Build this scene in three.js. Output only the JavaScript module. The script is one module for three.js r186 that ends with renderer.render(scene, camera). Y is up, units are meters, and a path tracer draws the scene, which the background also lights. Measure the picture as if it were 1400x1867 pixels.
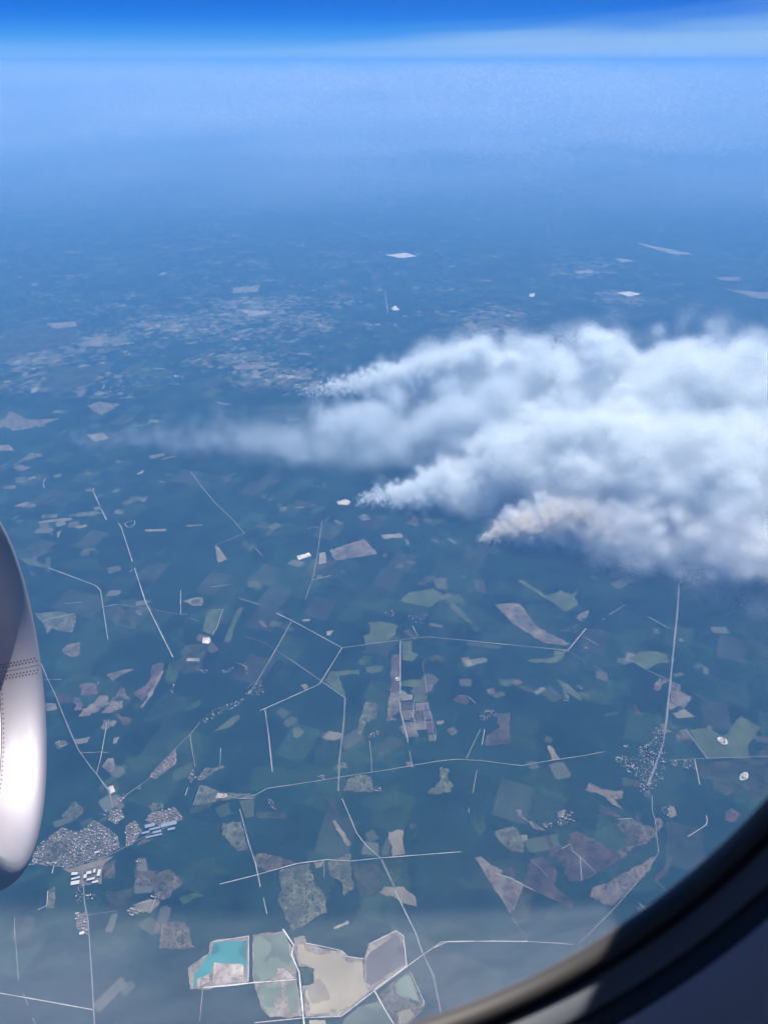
import * as THREE from 'three';
import { mergeGeometries } from 'three/addons/utils/BufferGeometryUtils.js';

// ---------------------------------------------------------------- camera, sky, sun, exposure
const H = 10500;                                   // metres of air below the cabin window; the camera is at the origin
const PITCH = THREE.MathUtils.degToRad(30.4), FOCAL = 1402, PW = 1400, PH = 1867;
const HEADING = THREE.MathUtils.degToRad(16.8);    // the aircraft is turned this much against the view
const scene = new THREE.Scene();
const camera = new THREE.PerspectiveCamera(2 * THREE.MathUtils.radToDeg(Math.atan(PH / 2 / FOCAL)), 767 / 1024, 0.02, 700000);
camera.rotation.x = -PITCH;
camera.focus = 15000;
camera.userData.fStop = camera.getFocalLength() / 2.3;
const renderer = new THREE.WebGLRenderer();
renderer.toneMapping = THREE.LinearToneMapping;
renderer.toneMappingExposure = 3.0;
renderer.shadowMap.enabled = true;

const sunDirection = (() => {
  const el = THREE.MathUtils.degToRad(64), az = THREE.MathUtils.degToRad(22);
  return new THREE.Vector3(Math.sin(az) * Math.cos(el), Math.sin(el), -Math.cos(az) * Math.cos(el));
})();
const sun = new THREE.DirectionalLight(new THREE.Color(1, 0.965, 0.91), 4);
sun.position.copy(sunDirection).multiplyScalar(50000);
sun.castShadow = true;
Object.assign(sun.shadow.camera, { left: -40000, right: 40000, top: 40000, bottom: -40000, near: 10, far: 200000 });
scene.add(sun, sun.target);

const smooth = (a, b, x) => { const t = Math.min(1, Math.max(0, (x - a) / (b - a))); return t * t * (3 - 2 * t); };
const lerp = (a, b, t) => a + (b - a) * t;
function hash(x, y, z = 0) { let h = Math.imul(x | 0, 374761393) ^ Math.imul(y | 0, 668265263) ^ Math.imul(z | 0, 1440662683); h = Math.imul(h ^ (h >>> 13), 1274126177); return ((h ^ (h >>> 16)) >>> 0) / 4294967296; }
function noise2(x, y, s = 0) {
  const i = Math.floor(x), j = Math.floor(y), f = x - i, g = y - j, u = f * f * (3 - 2 * f), v = g * g * (3 - 2 * g);
  return lerp(lerp(hash(i, j, s), hash(i + 1, j, s), u), lerp(hash(i, j + 1, s), hash(i + 1, j + 1, s), u), v);
}
function noise3(x, y, z) {
  const k = Math.floor(z), w = z - k, t = w * w * (3 - 2 * w);
  return lerp(noise2(x, y, k), noise2(x, y, k + 1), t);
}
const fbm2 = (x, y, n = 4, s = 0) => { let a = 0.5, t = 0; for (let i = 0; i < n; i++, a /= 2, x *= 2.03, y *= 2.03) t += a * noise2(x, y, s + i); return t / (1 - Math.pow(0.5, n)); };
const fbm3 = (x, y, z, n = 4) => { let a = 0.5, t = 0; for (let i = 0; i < n; i++, a /= 2, x *= 2.03, y *= 2.03, z *= 2.03) t += a * noise3(x + i * 7.3, y, z); return t / (1 - Math.pow(0.5, n)); };
function random(seed) { let s = seed; return () => { s = (s + 0x6d2b79f5) | 0; let t = Math.imul(s ^ (s >>> 15), 1 | s); t = (t + Math.imul(t ^ (t >>> 7), 61 | t)) ^ t; return ((t ^ (t >>> 14)) >>> 0) / 4294967296; }; }
const lin = (r, g, b) => new THREE.Color().setRGB(r, g, b);
const fromSrgb = (c) => c.map((x) => { x /= 255; return x <= 0.04045 ? x / 12.92 : Math.pow((x + 0.055) / 1.055, 2.4); });

const HAZE = { color: [0.165, 0.48, 1.0], density: 1.8e-5 };
scene.fog = new THREE.FogExp2(lin(...HAZE.color), HAZE.density);

// the stratosphere above the haze: pale at the haze top, deep blue a few degrees up
{
  const W = 4096, Hh = 2048, data = new Float32Array(W * Hh * 4), E = renderer.toneMappingExposure;
  const C = (c) => fromSrgb(c).map((x) => x / E);
  const stops = [[0, C([156, 200, 247])], [0.25, C([136, 190, 248])], [0.7, C([104, 175, 246])], [1.5, C([52, 148, 240])], [2.4, C([6, 120, 232])], [3.4, C([0, 104, 222])], [12, C([8, 100, 205])], [40, C([10, 82, 176])], [90, C([10, 66, 150])]];
  const veil = C([168, 206, 248]), below = C([190, 218, 250]).map((x) => x * 1.3);
  const at = (e, out) => {
    let k = 1;
    while (k < stops.length - 1 && e > stops[k][0]) k++;
    const [a, p] = stops[k - 1], [b, q] = stops[k], t = smooth(a, b, e) * 0.5 + 0.5 * Math.min(1, (e - a) / (b - a));
    for (let c = 0; c < 3; c++) out[c] = lerp(p[c], q[c], t);
  };
  const c = [0, 0, 0];
  for (let row = 0; row < Hh; row++) {
    const up = ((row + 0.5) / Hh - 0.5) * 180;
    for (let col = 0; col < W; col++) {
      const o = (row * W + col) * 4;
      if (up <= 0) c[0] = below[0], c[1] = below[1], c[2] = below[2];
      else {
        at(up, c);
        if (up < 9) {   // a thin sheet of high haze, its top climbing slowly round the horizon
          const az = ((col + 0.5) / W - 0.5) * 360 + 90;
          const a = ((az + 540) % 360) - 180, wave = 1.45 + 1.5 * Math.sin((a - 6) * 0.062) + 0.25 * Math.sin(a * 0.21 + 1);
          const streak = (fbm2(a * 0.12 + 40, up * 2.6 - a * 0.09, 4, 3) - 0.5) * 1.3;
          const v = smooth(wave + 0.9 + streak, wave - 1.6 + streak, up) * 0.8 * (0.8 + 0.4 * fbm2(a * 0.05 + 9, up * 5 - a * 0.1, 3, 5));
          for (let k = 0; k < 3; k++) c[k] = lerp(c[k], veil[k], Math.min(1, v));
        }
      }
      data[o] = c[0]; data[o + 1] = c[1]; data[o + 2] = c[2]; data[o + 3] = 1;
    }
  }
  const sky = new THREE.DataTexture(data, W, Hh, THREE.RGBAFormat, THREE.FloatType);
  sky.mapping = THREE.EquirectangularReflectionMapping; sky.magFilter = THREE.LinearFilter; sky.needsUpdate = true;
  scene.background = sky; scene.environment = sky;
}

// ---------------------------------------------------------------- helpers
const used = new Map();
function numbered(name) { const n = used.get(name) ?? 0; used.set(name, n + 1); return n ? name + '_' + String(n).padStart(3, '0') : name; }
function tag(o, label, category, group, kind) {
  if (label) o.userData.label = label;
  if (category) o.userData.category = category;
  if (group) o.userData.group = group;
  if (kind) o.userData.kind = kind;
  return o;
}
function mesh(name, geometry, material, parent = scene) {
  const m = new THREE.Mesh(geometry, material);
  m.name = parent === scene ? numbered(name) : name;
  m.castShadow = m.receiveShadow = true;
  parent.add(m);
  return m;
}
const cp = Math.cos(PITCH), sp = Math.sin(PITCH);
function sight(px, py) { const x = (px - PW / 2) / FOCAL, y = -(py - PH / 2) / FOCAL; return new THREE.Vector3(x, y * cp - sp, -y * sp - cp); }
function ground(px, py, up = 0) { const d = sight(px, py); return d.multiplyScalar((up - H) / d.y); }     // where the land lies, `up` metres above it
// frames of the survey sheets the land was mapped on: origin and scale
const SHEETS = { A: [0, 1050, 3], B: [467, 1050, 3], C: [933, 1050, 3], D: [0, 1380, 3], E: [467, 1380, 3], F: [933, 1380, 3], G: [0, 750, 2.8], H: [450, 700, 2.8], J: [0, 400, 2], K: [700, 400, 2], Q: [300, 1640, 2.5455], P: [0, 0, 1] };
function outline(sheet, n) { const [x, y, s] = SHEETS[sheet], out = []; for (let i = 0; i < n.length; i += 2) out.push(ground(x + n[i] / s, y + n[i + 1] / s)); return out; }
const slant = (p) => p.length();

// ---------------------------------------------------------------- materials of the land
function grain(size, f) {
  const d = new Uint8Array(size * size * 4);
  for (let y = 0; y < size; y++) for (let x = 0; x < size; x++) { const o = (y * size + x) * 4, c = f(x / size, y / size); for (let k = 0; k < 3; k++) d[o + k] = 255 * Math.min(1, Math.max(0, c[k])); d[o + 3] = 255; }
  const t = new THREE.DataTexture(d, size, size);
  t.wrapS = t.wrapT = THREE.RepeatWrapping; t.magFilter = THREE.LinearFilter; t.colorSpace = THREE.SRGBColorSpace; t.needsUpdate = true;
  return t;
}
// tiling fractal noise
function tile(x, y, p, n, s) { let a = 0.5, t = 0, q = p; for (let i = 0; i < n; i++, a /= 2, q *= 2) { const X = x * q, Y = y * q, i0 = Math.floor(X), j0 = Math.floor(Y), f = X - i0, g = Y - j0, u = f * f * (3 - 2 * f), v = g * g * (3 - 2 * g), h = (i, j) => hash(((i % q) + q) % q, ((j % q) + q) % q, s + q); t += a * lerp(lerp(h(i0, j0), h(i0 + 1, j0), u), lerp(h(i0, j0 + 1), h(i0 + 1, j0 + 1), u), v); } return t / (1 - Math.pow(0.5, n)); }
const heathGrain = grain(256, (x, y) => { const a = tile(x, y, 6, 5, 1), b = tile(x, y, 24, 2, 7), v = 0.66 + 0.5 * (a - 0.5) + (b > 0.7 ? -0.16 : 0); return [v + 0.12 * (tile(x, y, 4, 3, 20) - 0.5), v, v - 0.08 * (a - 0.5)]; });
const furrowGrain = grain(256, (x, y) => { const a = tile(x, y, 5, 5, 31), v = 0.72 + 0.32 * (a - 0.5) + 0.05 * Math.sin(x * 6.2832 * 22 + 2 * a); return [v, v, v]; });
const bushGrain = grain(256, (x, y) => { const a = tile(x, y, 8, 4, 41), b = tile(x, y, 40, 2, 47), v = b > 0.66 ? 0.36 : 0.72 + 0.5 * (a - 0.5); return [v, v + (b > 0.66 ? 0.06 : 0), v]; });
const sandGrain = grain(256, (x, y) => { const a = tile(x, y, 4, 6, 61), b = tile(x, y, 9, 3, 67), v = 0.8 + 0.5 * (a - 0.5) - (b > 0.62 ? 0.14 : 0); return [v, v - 0.02, v - 0.05]; });
function land(map, r, g, b, span) {
  const t = map.clone(); t.repeat.set(1 / span, 1 / span); t.needsUpdate = true;
  return new THREE.MeshPhysicalMaterial({ map: t, color: lin(r, g, b), roughness: 1, metalness: 0, specularIntensity: 0 });
}
const M = {
  mauve: land(heathGrain, 0.210, 0.174, 0.134, 1100), rose: land(heathGrain, 0.152, 0.110, 0.092, 900), heath: land(bushGrain, 0.126, 0.104, 0.068, 800),
  tan: land(furrowGrain, 0.242, 0.202, 0.137, 900), pale: land(furrowGrain, 0.349, 0.305, 0.238, 900), olive: land(furrowGrain, 0.096, 0.117, 0.051, 1000),
  green: land(heathGrain, 0.049, 0.082, 0.032, 900), faint: land(heathGrain, 0.058, 0.065, 0.037, 1300), drab: land(bushGrain, 0.142, 0.142, 0.084, 700),
  sand: land(sandGrain, 0.525, 0.476, 0.406, 420), bright: land(sandGrain, 0.700, 0.665, 0.588, 500), dim: land(heathGrain, 0.097, 0.074, 0.060, 1200), built: land(bushGrain, 0.20, 0.165, 0.12, 500), wood: land(heathGrain, 0.019, 0.034, 0.017, 500),
};
const roadGrain = grain(128, (x, y) => { const a = tile(x, y, 6, 5, 81), v = 0.85 + 0.3 * (a - 0.5); return [v, v, v]; });
const R = { track: land(roadGrain, 0.34, 0.32, 0.28, 300), road: land(roadGrain, 0.17, 0.165, 0.155, 300), cut: land(roadGrain, 0.140, 0.133, 0.108, 400), bank: land(roadGrain, 0.560, 0.532, 0.476, 300), thin: land(roadGrain, 0.238, 0.238, 0.196, 300) };

// ---------------------------------------------------------------- the ground: one sheet of pine forest to the horizon
{
  const paint = (x0, z0, x1, z1, size, seed, fields) => {
    const canvas = document.createElement('canvas'); canvas.width = canvas.height = size;
    const g = canvas.getContext('2d'), img = g.createImageData(size, size), d = img.data, w = x1 - x0, h = z1 - z0;
    const enc = new Uint8Array(4096); for (let i = 0; i < 4096; i++) { const l = i / 4095 * 0.25; enc[i] = 255 * (l <= 0.0031308 ? l * 12.92 : 1.055 * Math.pow(l, 1 / 2.4) - 0.055); }
    const ca = Math.cos(0.32), sa = Math.sin(0.32);
    for (let j = 0; j < size; j++) for (let i = 0; i < size; i++) {
      const x = x0 + (i + 0.5) / size * w, z = z0 + (j + 0.5) / size * h;
      // plantation parcels, felled and planted at different times
      const wx = x + 260 * (noise2(x / 1700, z / 1700, 5) - 0.5), wz = z + 260 * (noise2(x / 1700, z / 1700, 6) - 0.5);
      const u = wx * ca + wz * sa, v = -wx * sa + wz * ca, row = Math.floor(v / 760), cu = Math.floor(u / 540 + hash(row, 3, seed) * 5);
      const age = hash(cu, row, 11), kind = hash(cu, row, 12), fu = u / 540 + hash(row, 3, seed) * 5 - cu, fv = v / 760 - row;
      const big = fbm2(x / 3800, z / 3800, 3, 20), mid = fbm2(x / 420, z / 420, 4, 30), fine = hash(i, j, 40) * 0.45 + noise2(x / 38, z / 38, 41) * 0.55;
      let t = 0.72 + 0.40 * (age - 0.5) + 0.7 * (big - 0.5) + 0.75 * (mid - 0.5) + 0.85 * (fine - 0.5);
      let r = 0.0072 * t, gg = 0.0185 * t, b = 0.0120 * t;
      if (kind > 0.86) { const k = 0.32 * (0.2 + mid + 0.5 * fine); r += 0.020 * k; gg += 0.026 * k; b += 0.010 * k; }        // young plantation
      if (kind < 0.07) { const k = 0.5 * (0.2 + mid + 0.5 * fine); r += 0.032 * k; gg += 0.024 * k; b += 0.017 * k; }         // felled, brown
      if (fbm2(x / 900 + 50, z / 900, 4, 50) > 0.66) { r += 0.006; gg += 0.008; b += 0.003; }                                  // broadleaved copses
      if (Math.min(fu, 1 - fu) * 540 < 7 || Math.min(fv, 1 - fv) * 760 < 7) { const k = hash(cu, row, 14) * 0.8; r += 0.010 * k; gg += 0.011 * k; b += 0.008 * k; }   // rides between the parcels
      const o = (j * size + i) * 4;
      d[o] = enc[Math.min(4095, r * 16380 | 0)]; d[o + 1] = enc[Math.min(4095, gg * 16380 | 0)]; d[o + 2] = enc[Math.min(4095, b * 16380 | 0)]; d[o + 3] = 255;
    }
    g.putImageData(img, 0, 0);
    if (fields) fields(g, (x) => (x - x0) / w * size, (z) => (z - z0) / h * size, size / w);
    const t = new THREE.CanvasTexture(canvas);
    t.colorSpace = THREE.SRGBColorSpace; t.wrapS = t.wrapT = THREE.ClampToEdgeWrapping; t.flipY = false; t.needsUpdate = true;
    return new THREE.MeshPhysicalMaterial({ map: t, roughness: 1, metalness: 0, specularIntensity: 0 });
  };
  const css = (r, g, b, a) => { const e = (l) => Math.round(255 * (l <= 0.0031308 ? l * 12.92 : 1.055 * Math.pow(l, 1 / 2.4) - 0.055)); return `rgba(${e(r)},${e(g)},${e(b)},${a})`; };
  const tones = [[0.2, 0.17, 0.12], [0.27, 0.24, 0.19], [0.13, 0.13, 0.07], [0.1, 0.12, 0.06], [0.17, 0.12, 0.1], [0.4, 0.37, 0.31]];
  // farmland round scattered villages: small fields, hedged and uneven
  const farmland = (seed, n, where, size, spread) => (g, X, Z, s) => {
    const rnd = random(seed);
    for (let c = 0; c < n; c++) {
      const [cx, cz, rich] = where(rnd), count = 3 + Math.floor(rich * 22 * rnd()), turn = rnd() * 3, cluster = spread * (0.4 + rnd());
      for (let k = 0; k < count; k++) {
        const a = rnd() * 6.283, r = cluster * Math.sqrt(rnd()), x = cx + Math.cos(a) * r * 1.5, z = cz + Math.sin(a) * r;
        const w = size * (0.25 + rnd() * rnd() * 1.8), h = size * (0.2 + rnd() * 0.7), t = turn + (rnd() < 0.3 ? rnd() : 0), co = Math.cos(t), si = Math.sin(t);
        const tone = tones[Math.floor(rnd() * (rich > 0.1 && rnd() < 0.12 ? 6 : 5))], l = 0.65 + rnd() * 0.7;
        g.fillStyle = css(tone[0] * l * 0.5, tone[1] * l * 0.5, tone[2] * l * 0.5, 0.4 + 0.4 * rnd());
        g.beginPath();
        for (let q = 0; q < 7; q++) { const b = (q + 0.5) / 7 * 6.283, e = 0.8 + 0.34 * rnd(), px = w * 0.7 * Math.sign(Math.cos(b)) * Math.pow(Math.abs(Math.cos(b)), 0.28) * e, pz = h * 0.7 * Math.sign(Math.sin(b)) * Math.pow(Math.abs(Math.sin(b)), 0.28) * e; g.lineTo(X(x + px * co - pz * si), Z(z + px * si + pz * co)); }
        g.fill();
      }
      if (rich > 0.1 && rnd() < 0.45) for (let k = 0; k < 14 * rich + 3; k++) {   // roofs and yards of a village, a few pixels of pale stone
        g.fillStyle = css(0.32, 0.30, 0.27, 0.5 + 0.5 * rnd());
        const a = rnd() * 6.283, r = cluster * 0.35 * rnd(); g.fillRect(X(cx + Math.cos(a) * r * 1.6), Z(cz + Math.sin(a) * r), Math.max(0.8, s * 60 * (0.5 + rnd())), Math.max(0.8, s * 50 * (0.5 + rnd())));
      }
    }
  };
  const near = [-14000, -26000, 14000, -1000], middle = [-42000, -84000, 42000, -1000], far = [-190000, -186000, 190000, 60000];
  const nearMaterial = paint(...near, 2048, 1, farmland(79, 150, (rnd) => [lerp(-12000, 12000, rnd()), lerp(-25500, -4500, rnd()), 0.04], 260, 420));
  const middleMaterial = paint(...middle, 2048, 1, farmland(77, 640, (rnd) => {
    if (rnd() < 0.42) { const q = [[90, 620], [130, 695], [60, 650], [300, 590], [430, 575], [480, 560], [350, 600], [200, 620], [40, 780], [190, 745], [560, 590], [450, 660], [520, 690], [1060, 490], [1140, 540], [900, 570], [890, 600]][Math.floor(rnd() * 17)], p = ground(q[0] + 90 * (rnd() - 0.5), q[1] + 26 * (rnd() - 0.5)); return [p.x, p.z, 0.9]; }
    const z = -27000 - 57000 * Math.pow(rnd(), 1.15), wide = -z * 0.62, u = rnd(), x = (u < 0.72 ? -1 + 1.25 * rnd() : -0.2 + 1.2 * rnd()) * wide;
    return [x, z, x < -0.1 * wide ? 0.95 : 0.35];
  }, 270, 1100));
  const farMaterial = paint(...far, 2048, 1, farmland(78, 2600, (rnd) => { const z = -84000 - 100000 * rnd(), x = (rnd() * 2 - 1) * -z * 0.75; return [x, z, x < 0 ? 0.8 : 0.5]; }, 700, 3800));
  const pos = [], uv = [], index = [], groups = [];
  const quad = (x0, z0, x1, z1, b) => {
    const n = pos.length / 3;
    for (const [x, z] of [[x0, z0], [x1, z0], [x1, z1], [x0, z1]]) { pos.push(x, -H, z); uv.push((x - b[0]) / (b[2] - b[0]), (z - b[1]) / (b[3] - b[1])); }
    index.push(n, n + 2, n + 1, n, n + 3, n + 2);
  };
  const run = (material, f) => { const a = index.length; f(); groups.push([a, index.length - a, material]); };
  run(0, () => quad(...near, near));
  run(1, () => { quad(middle[0], near[1], near[0], near[3], middle); quad(near[2], near[1], middle[2], near[3], middle); quad(middle[0], middle[1], middle[2], near[1], middle); });
  run(2, () => { quad(far[0], middle[1], middle[0], middle[3], far); quad(middle[2], middle[1], far[2], middle[3], far); quad(far[0], far[1], far[2], middle[1], far); quad(far[0], middle[3], far[2], far[3], far); });
  const geo = new THREE.BufferGeometry();
  geo.setAttribute('position', new THREE.Float32BufferAttribute(pos, 3)); geo.setAttribute('uv', new THREE.Float32BufferAttribute(uv, 2)); geo.setIndex(index);
  for (const x of groups) geo.addGroup(...x);
  geo.computeVertexNormals();
  tag(mesh('ground', geo, [nearMaterial, middleMaterial, farMaterial]), 'dark blue green plain of pine forest reaching to the hazy horizon', 'forest plain', null, 'structure');
}

// ---------------------------------------------------------------- fields, clearings, sand
let layer = 0;
function sheet(points, up, ragged, seed) {
  const pts = [], rnd = random(seed);
  for (let i = 0; i < points.length; i++) {
    const a = points[i], b = points[(i + 1) % points.length], long = a.distanceTo(b), n = Math.max(1, Math.min(40, Math.round(long / 45)));
    const nx = -(b.z - a.z) / (long || 1), nz = (b.x - a.x) / (long || 1);
    for (let k = 0; k < n; k++) { const t = k / n, j = ragged * ((rnd() - 0.5) * 0.8 + 1.4 * (noise2((a.x + (b.x - a.x) * t) / 110, (a.z + (b.z - a.z) * t) / 110, seed) - 0.5)); pts.push(new THREE.Vector2(lerp(a.x, b.x, t) + nx * j, lerp(a.z, b.z, t) + nz * j)); }
  }
  const tris = THREE.ShapeUtils.triangulateShape(THREE.ShapeUtils.isClockWise(pts) ? pts.reverse() : pts, []), pos = [], uv = [], n = [];
  for (const p of pts) { pos.push(p.x, up - H, p.y); uv.push(p.x, p.y); n.push(0, 1, 0); }
  const g = new THREE.BufferGeometry();
  g.setAttribute('position', new THREE.Float32BufferAttribute(pos, 3)); g.setAttribute('uv', new THREE.Float32BufferAttribute(uv, 2)); g.setAttribute('normal', new THREE.Float32BufferAttribute(n, 3));
  g.setIndex(tris.flatMap(([a, b, c]) => [a, c, b]));
  return g;
}
function field(material, at, numbers, label, name = 'field', category = 'field', ragged = 26) {
  layer++;
  const m = mesh(name, sheet(outline(at, numbers), 0.6 + layer * 0.05, ragged, layer), M[material]);
  return tag(m, label, category, null, 'structure');
}
// left, beside the engine and up to the long white track
field('drab', 'A', [190, 205, 330, 195, 415, 215, 420, 250, 395, 310, 330, 300, 280, 285, 262, 315, 235, 262], 'drab olive field with a ragged lower edge just right of the engine lip');
field('mauve', 'A', [340, 408, 365, 375, 440, 362, 438, 435, 395, 440, 350, 425], 'pinkish bare field with a dark notch, right of the engine lip');
field('faint', 'A', [575, 180, 660, 165, 720, 230, 720, 280, 640, 260, 590, 240], 'faint brownish clearing between the kinked white track and the long white track');
field('tan', 'A', [1055, 120, 1108, 118, 1108, 165, 1060, 162, 1000, 140], 'small pale square field beside a short upright track');
field('olive', 'A', [1140, 195, 1222, 183, 1165, 320, 1105, 300], 'olive strip field slanting down to a small pale plot');
field('bright', 'A', [1110, 335, 1150, 335, 1145, 372, 1112, 368], 'small bright plot at the foot of the slanting olive strip');
field('olive', 'A', [1300, 180, 1330, 172, 1280, 290, 1260, 365, 1222, 362, 1250, 300], 'narrow olive strip that widens at its lower end');
field('faint', 'A', [1015, 380, 1150, 372, 1110, 470, 1095, 515, 1010, 538, 940, 480, 1005, 440], 'wide faint green clearing around a pale bar');
field('pale', 'A', [1025, 450, 1095, 450, 1093, 468, 1022, 466], 'short pale bar of ground inside a faint green clearing', 'field', 'field', 8);
field('rose', 'A', [832, 485, 898, 474, 880, 570, 830, 640, 785, 685, 735, 640, 795, 600, 825, 560], 'mauve slanting field below the end of the long white track');
field('tan', 'A', [885, 520, 898, 520, 830, 650, 790, 715, 770, 732, 765, 715, 800, 680], 'thin pale strip along the right edge of the mauve slanting field');
field('green', 'A', [900, 560, 925, 480, 985, 515, 960, 580, 930, 590], 'dull green field with a pale path on its right edge');
field('mauve', 'A', [585, 540, 720, 505, 738, 515, 660, 545, 620, 575], 'long thin mauve clearing pointing to the right, topmost of the brown heath patches');
field('rose', 'A', [440, 590, 500, 585, 535, 600, 530, 640, 470, 660, 440, 650], 'brown ragged heath patch left of a thin mauve clearing', 'heath', 'heath', 60);
field('rose', 'A', [405, 665, 455, 680, 450, 730, 415, 740, 400, 700], 'small upright brown heath patch beside the diagonal grey road', 'heath', 'heath', 50);
field('mauve', 'A', [435, 770, 455, 725, 520, 690, 555, 652, 590, 660, 600, 700, 530, 740, 480, 770], 'large brown heath patch running up to the right', 'heath', 'heath', 55);
field('mauve', 'A', [550, 748, 610, 690, 680, 680, 670, 720, 630, 740, 590, 750], 'pale heath clearing with a farm on it', 'heath', 'heath', 50);
field('rose', 'A', [600, 690, 650, 640, 670, 605, 720, 680, 690, 675, 660, 655], 'pointed brown heath patch above the clearing with a farm', 'heath', 'heath', 45);
field('dim', 'A', [640, 755, 730, 780, 690, 825, 650, 790], 'dim brown heath wedge below the clearing with a farm', 'heath', 'heath', 40);
field('mauve', 'A', [550, 835, 570, 780, 632, 795, 630, 825, 590, 838], 'lowest brown heath patch with a few white sheds', 'heath', 'heath', 60);
field('dim', 'A', [305, 635, 345, 630, 400, 665, 380, 690, 330, 700], 'dim brown field on the right side of the diagonal grey road', 'field', 'field', 40);
field('mauve', 'A', [255, 700, 300, 700, 312, 730, 258, 740], 'small brown field on the left side of the diagonal grey road', 'field', 'field', 35);
field('tan', 'A', [410, 900, 495, 880, 480, 910, 418, 920], 'pale tan tongue of land right of the road junction hamlet');
field('drab', 'A', [300, 910, 330, 900, 360, 905, 395, 915, 340, 945, 310, 940], 'sandy ground under the hamlet at the road junction', 'field', 'field', 40);
field('mauve', 'D', [560, 55, 590, 10, 625, 5, 628, 85, 590, 80], 'reddish brown triangular field in the fork of two roads', 'field', 'field', 18);
field('tan', 'A', [625, 885, 655, 878, 640, 920, 622, 918], 'tiny pale plot alone above the fork of two roads');
field('olive', 'A', [1155, 858, 1270, 775, 1310, 755, 1315, 780, 1260, 825], 'olive wedge under the houses strung along the diagonal road');
field('green', 'A', [1010, 700, 1100, 680, 1090, 715, 1010, 740], 'dull green oval clearing left of the strung out houses');
// centre
field('olive', 'B', [785, 135, 830, 95, 965, 68, 1055, 120, 995, 140, 960, 172, 880, 160, 830, 150], 'broad pale olive field in the thin smoke below the smoke bank');
field('faint', 'B', [870, 50, 930, 0, 990, 0, 985, 20, 920, 50], 'faint olive strip above the broad pale olive field');
field('olive', 'B', [1052, 165, 1080, 150, 1130, 195, 1195, 265, 1165, 260], 'narrow olive field slanting down to the right of the broad olive field');
field('olive', 'B', [615, 255, 690, 250, 770, 270, 760, 320, 700, 370, 600, 375, 585, 330, 625, 310], 'blocky green field standing on the long east west road');
field('pale', 'B', [385, 305, 420, 298, 410, 325, 385, 328], 'small pale plot inside the bend of two white roads');
field('tan', 'B', [250, 235, 300, 235, 290, 250, 250, 250], 'little tan plot above the white road of the fork');
field('olive', 'B', [795, 360, 850, 355, 850, 420, 885, 430, 855, 470, 800, 460], 'olive field hanging below the east west road, right of the white straight track');
field('rose', 'B', [740, 430, 785, 430, 785, 630, 735, 632], 'tall mauve strip field left of the white straight track, upper half');
field('mauve', 'B', [735, 634, 785, 634, 785, 740, 740, 770, 770, 790, 712, 795], 'pale mauve field left of the white straight track, lower half');
field('olive', 'B', [790, 580, 840, 568, 920, 568, 925, 600, 860, 610, 790, 600], 'topmost olive plot of the chequered fields right of the white straight track');
field('tan', 'B', [795, 648, 855, 650, 855, 678, 795, 683], 'pale tan plot on the left edge of the chequered fields', 'field', 'field', 12);
field('dim', 'B', [795, 690, 862, 690, 870, 735, 795, 742], 'dark mauve plot in the middle left of the chequered fields', 'field', 'field', 12);
field('olive', 'B', [862, 650, 940, 655, 930, 690, 865, 688], 'olive plot on the right edge of the chequered fields', 'field', 'field', 12);
field('mauve', 'B', [868, 695, 940, 692, 945, 730, 875, 735], 'pale mauve plot below the olive one in the chequered fields', 'field', 'field', 12);
field('mauve', 'B', [795, 746, 868, 740, 862, 780, 800, 784], 'mauve plot cut by thin white lanes, lower left of the chequered fields', 'field', 'field', 10);
field('dim', 'B', [872, 742, 912, 737, 915, 800, 866, 800], 'brownish plot between two lanes in the chequered fields', 'field', 'field', 10);
field('rose', 'B', [918, 735, 955, 740, 965, 780, 925, 788], 'rosy plot on the far right of the chequered fields', 'field', 'field', 10);
field('mauve', 'B', [782, 835, 800, 810, 865, 806, 890, 882, 815, 885], 'lowest mauve plot beside the white straight track', 'field', 'field', 18);
field('tan', 'B', [870, 805, 925, 800, 930, 840, 875, 842], 'tan plot below the lanes of the chequered fields', 'field', 'field', 10);
field('rose', 'B', [928, 795, 970, 795, 970, 862, 940, 862], 'upright rosy plot at the lower right of the chequered fields', 'field', 'field', 10);
field('mauve', 'B', [940, 870, 985, 870, 980, 905, 945, 905], 'last small plot under the chequered fields', 'field', 'field', 12);
field('tan', 'B', [985, 795, 1025, 792, 1025, 810, 985, 812], 'small plot jutting right from the chequered fields');
field('mauve', 'B', [1045, 840, 1085, 822, 1100, 860, 1065, 875], 'lone pale mauve plot left of the farm hamlet');
field('olive', 'B', [375, 575, 410, 525, 565, 513, 565, 537, 455, 545, 470, 600, 485, 660, 430, 620], 'hook shaped olive clearing below the fork of white roads');
field('green', 'B', [590, 440, 635, 438, 620, 490, 575, 490, 555, 475], 'dull green square clearing right of the fork of white roads');
field('olive', 'B', [600, 500, 670, 490, 705, 492, 690, 520, 640, 535, 600, 525], 'olive wedge beneath the dull green square clearing');
field('drab', 'B', [600, 690, 665, 700, 655, 780, 600, 800, 575, 865, 555, 860, 570, 780], 'pale olive stepped field above the white walled farm');
field('tan', 'B', [365, 885, 400, 850, 460, 860, 465, 890, 420, 900], 'tan oval clearing left of the pale firebreak');
field('olive', 'B', [200, 840, 235, 825, 262, 855, 230, 885, 205, 880], 'olive oval clearing right of the upright white track');
field('tan', 'B', [245, 600, 270, 588, 290, 605, 270, 628], 'small tan plot touching the white road at its bend');
field('dim', 'B', [1070, 672, 1110, 658, 1160, 665, 1150, 710, 1105, 690], 'dim mauve clearing above left of the farm hamlet', 'heath', 'heath', 40);
field('mauve', 'B', [1258, 622, 1300, 615, 1318, 650, 1275, 650], 'small pale mauve plot above the farm hamlet');
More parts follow.
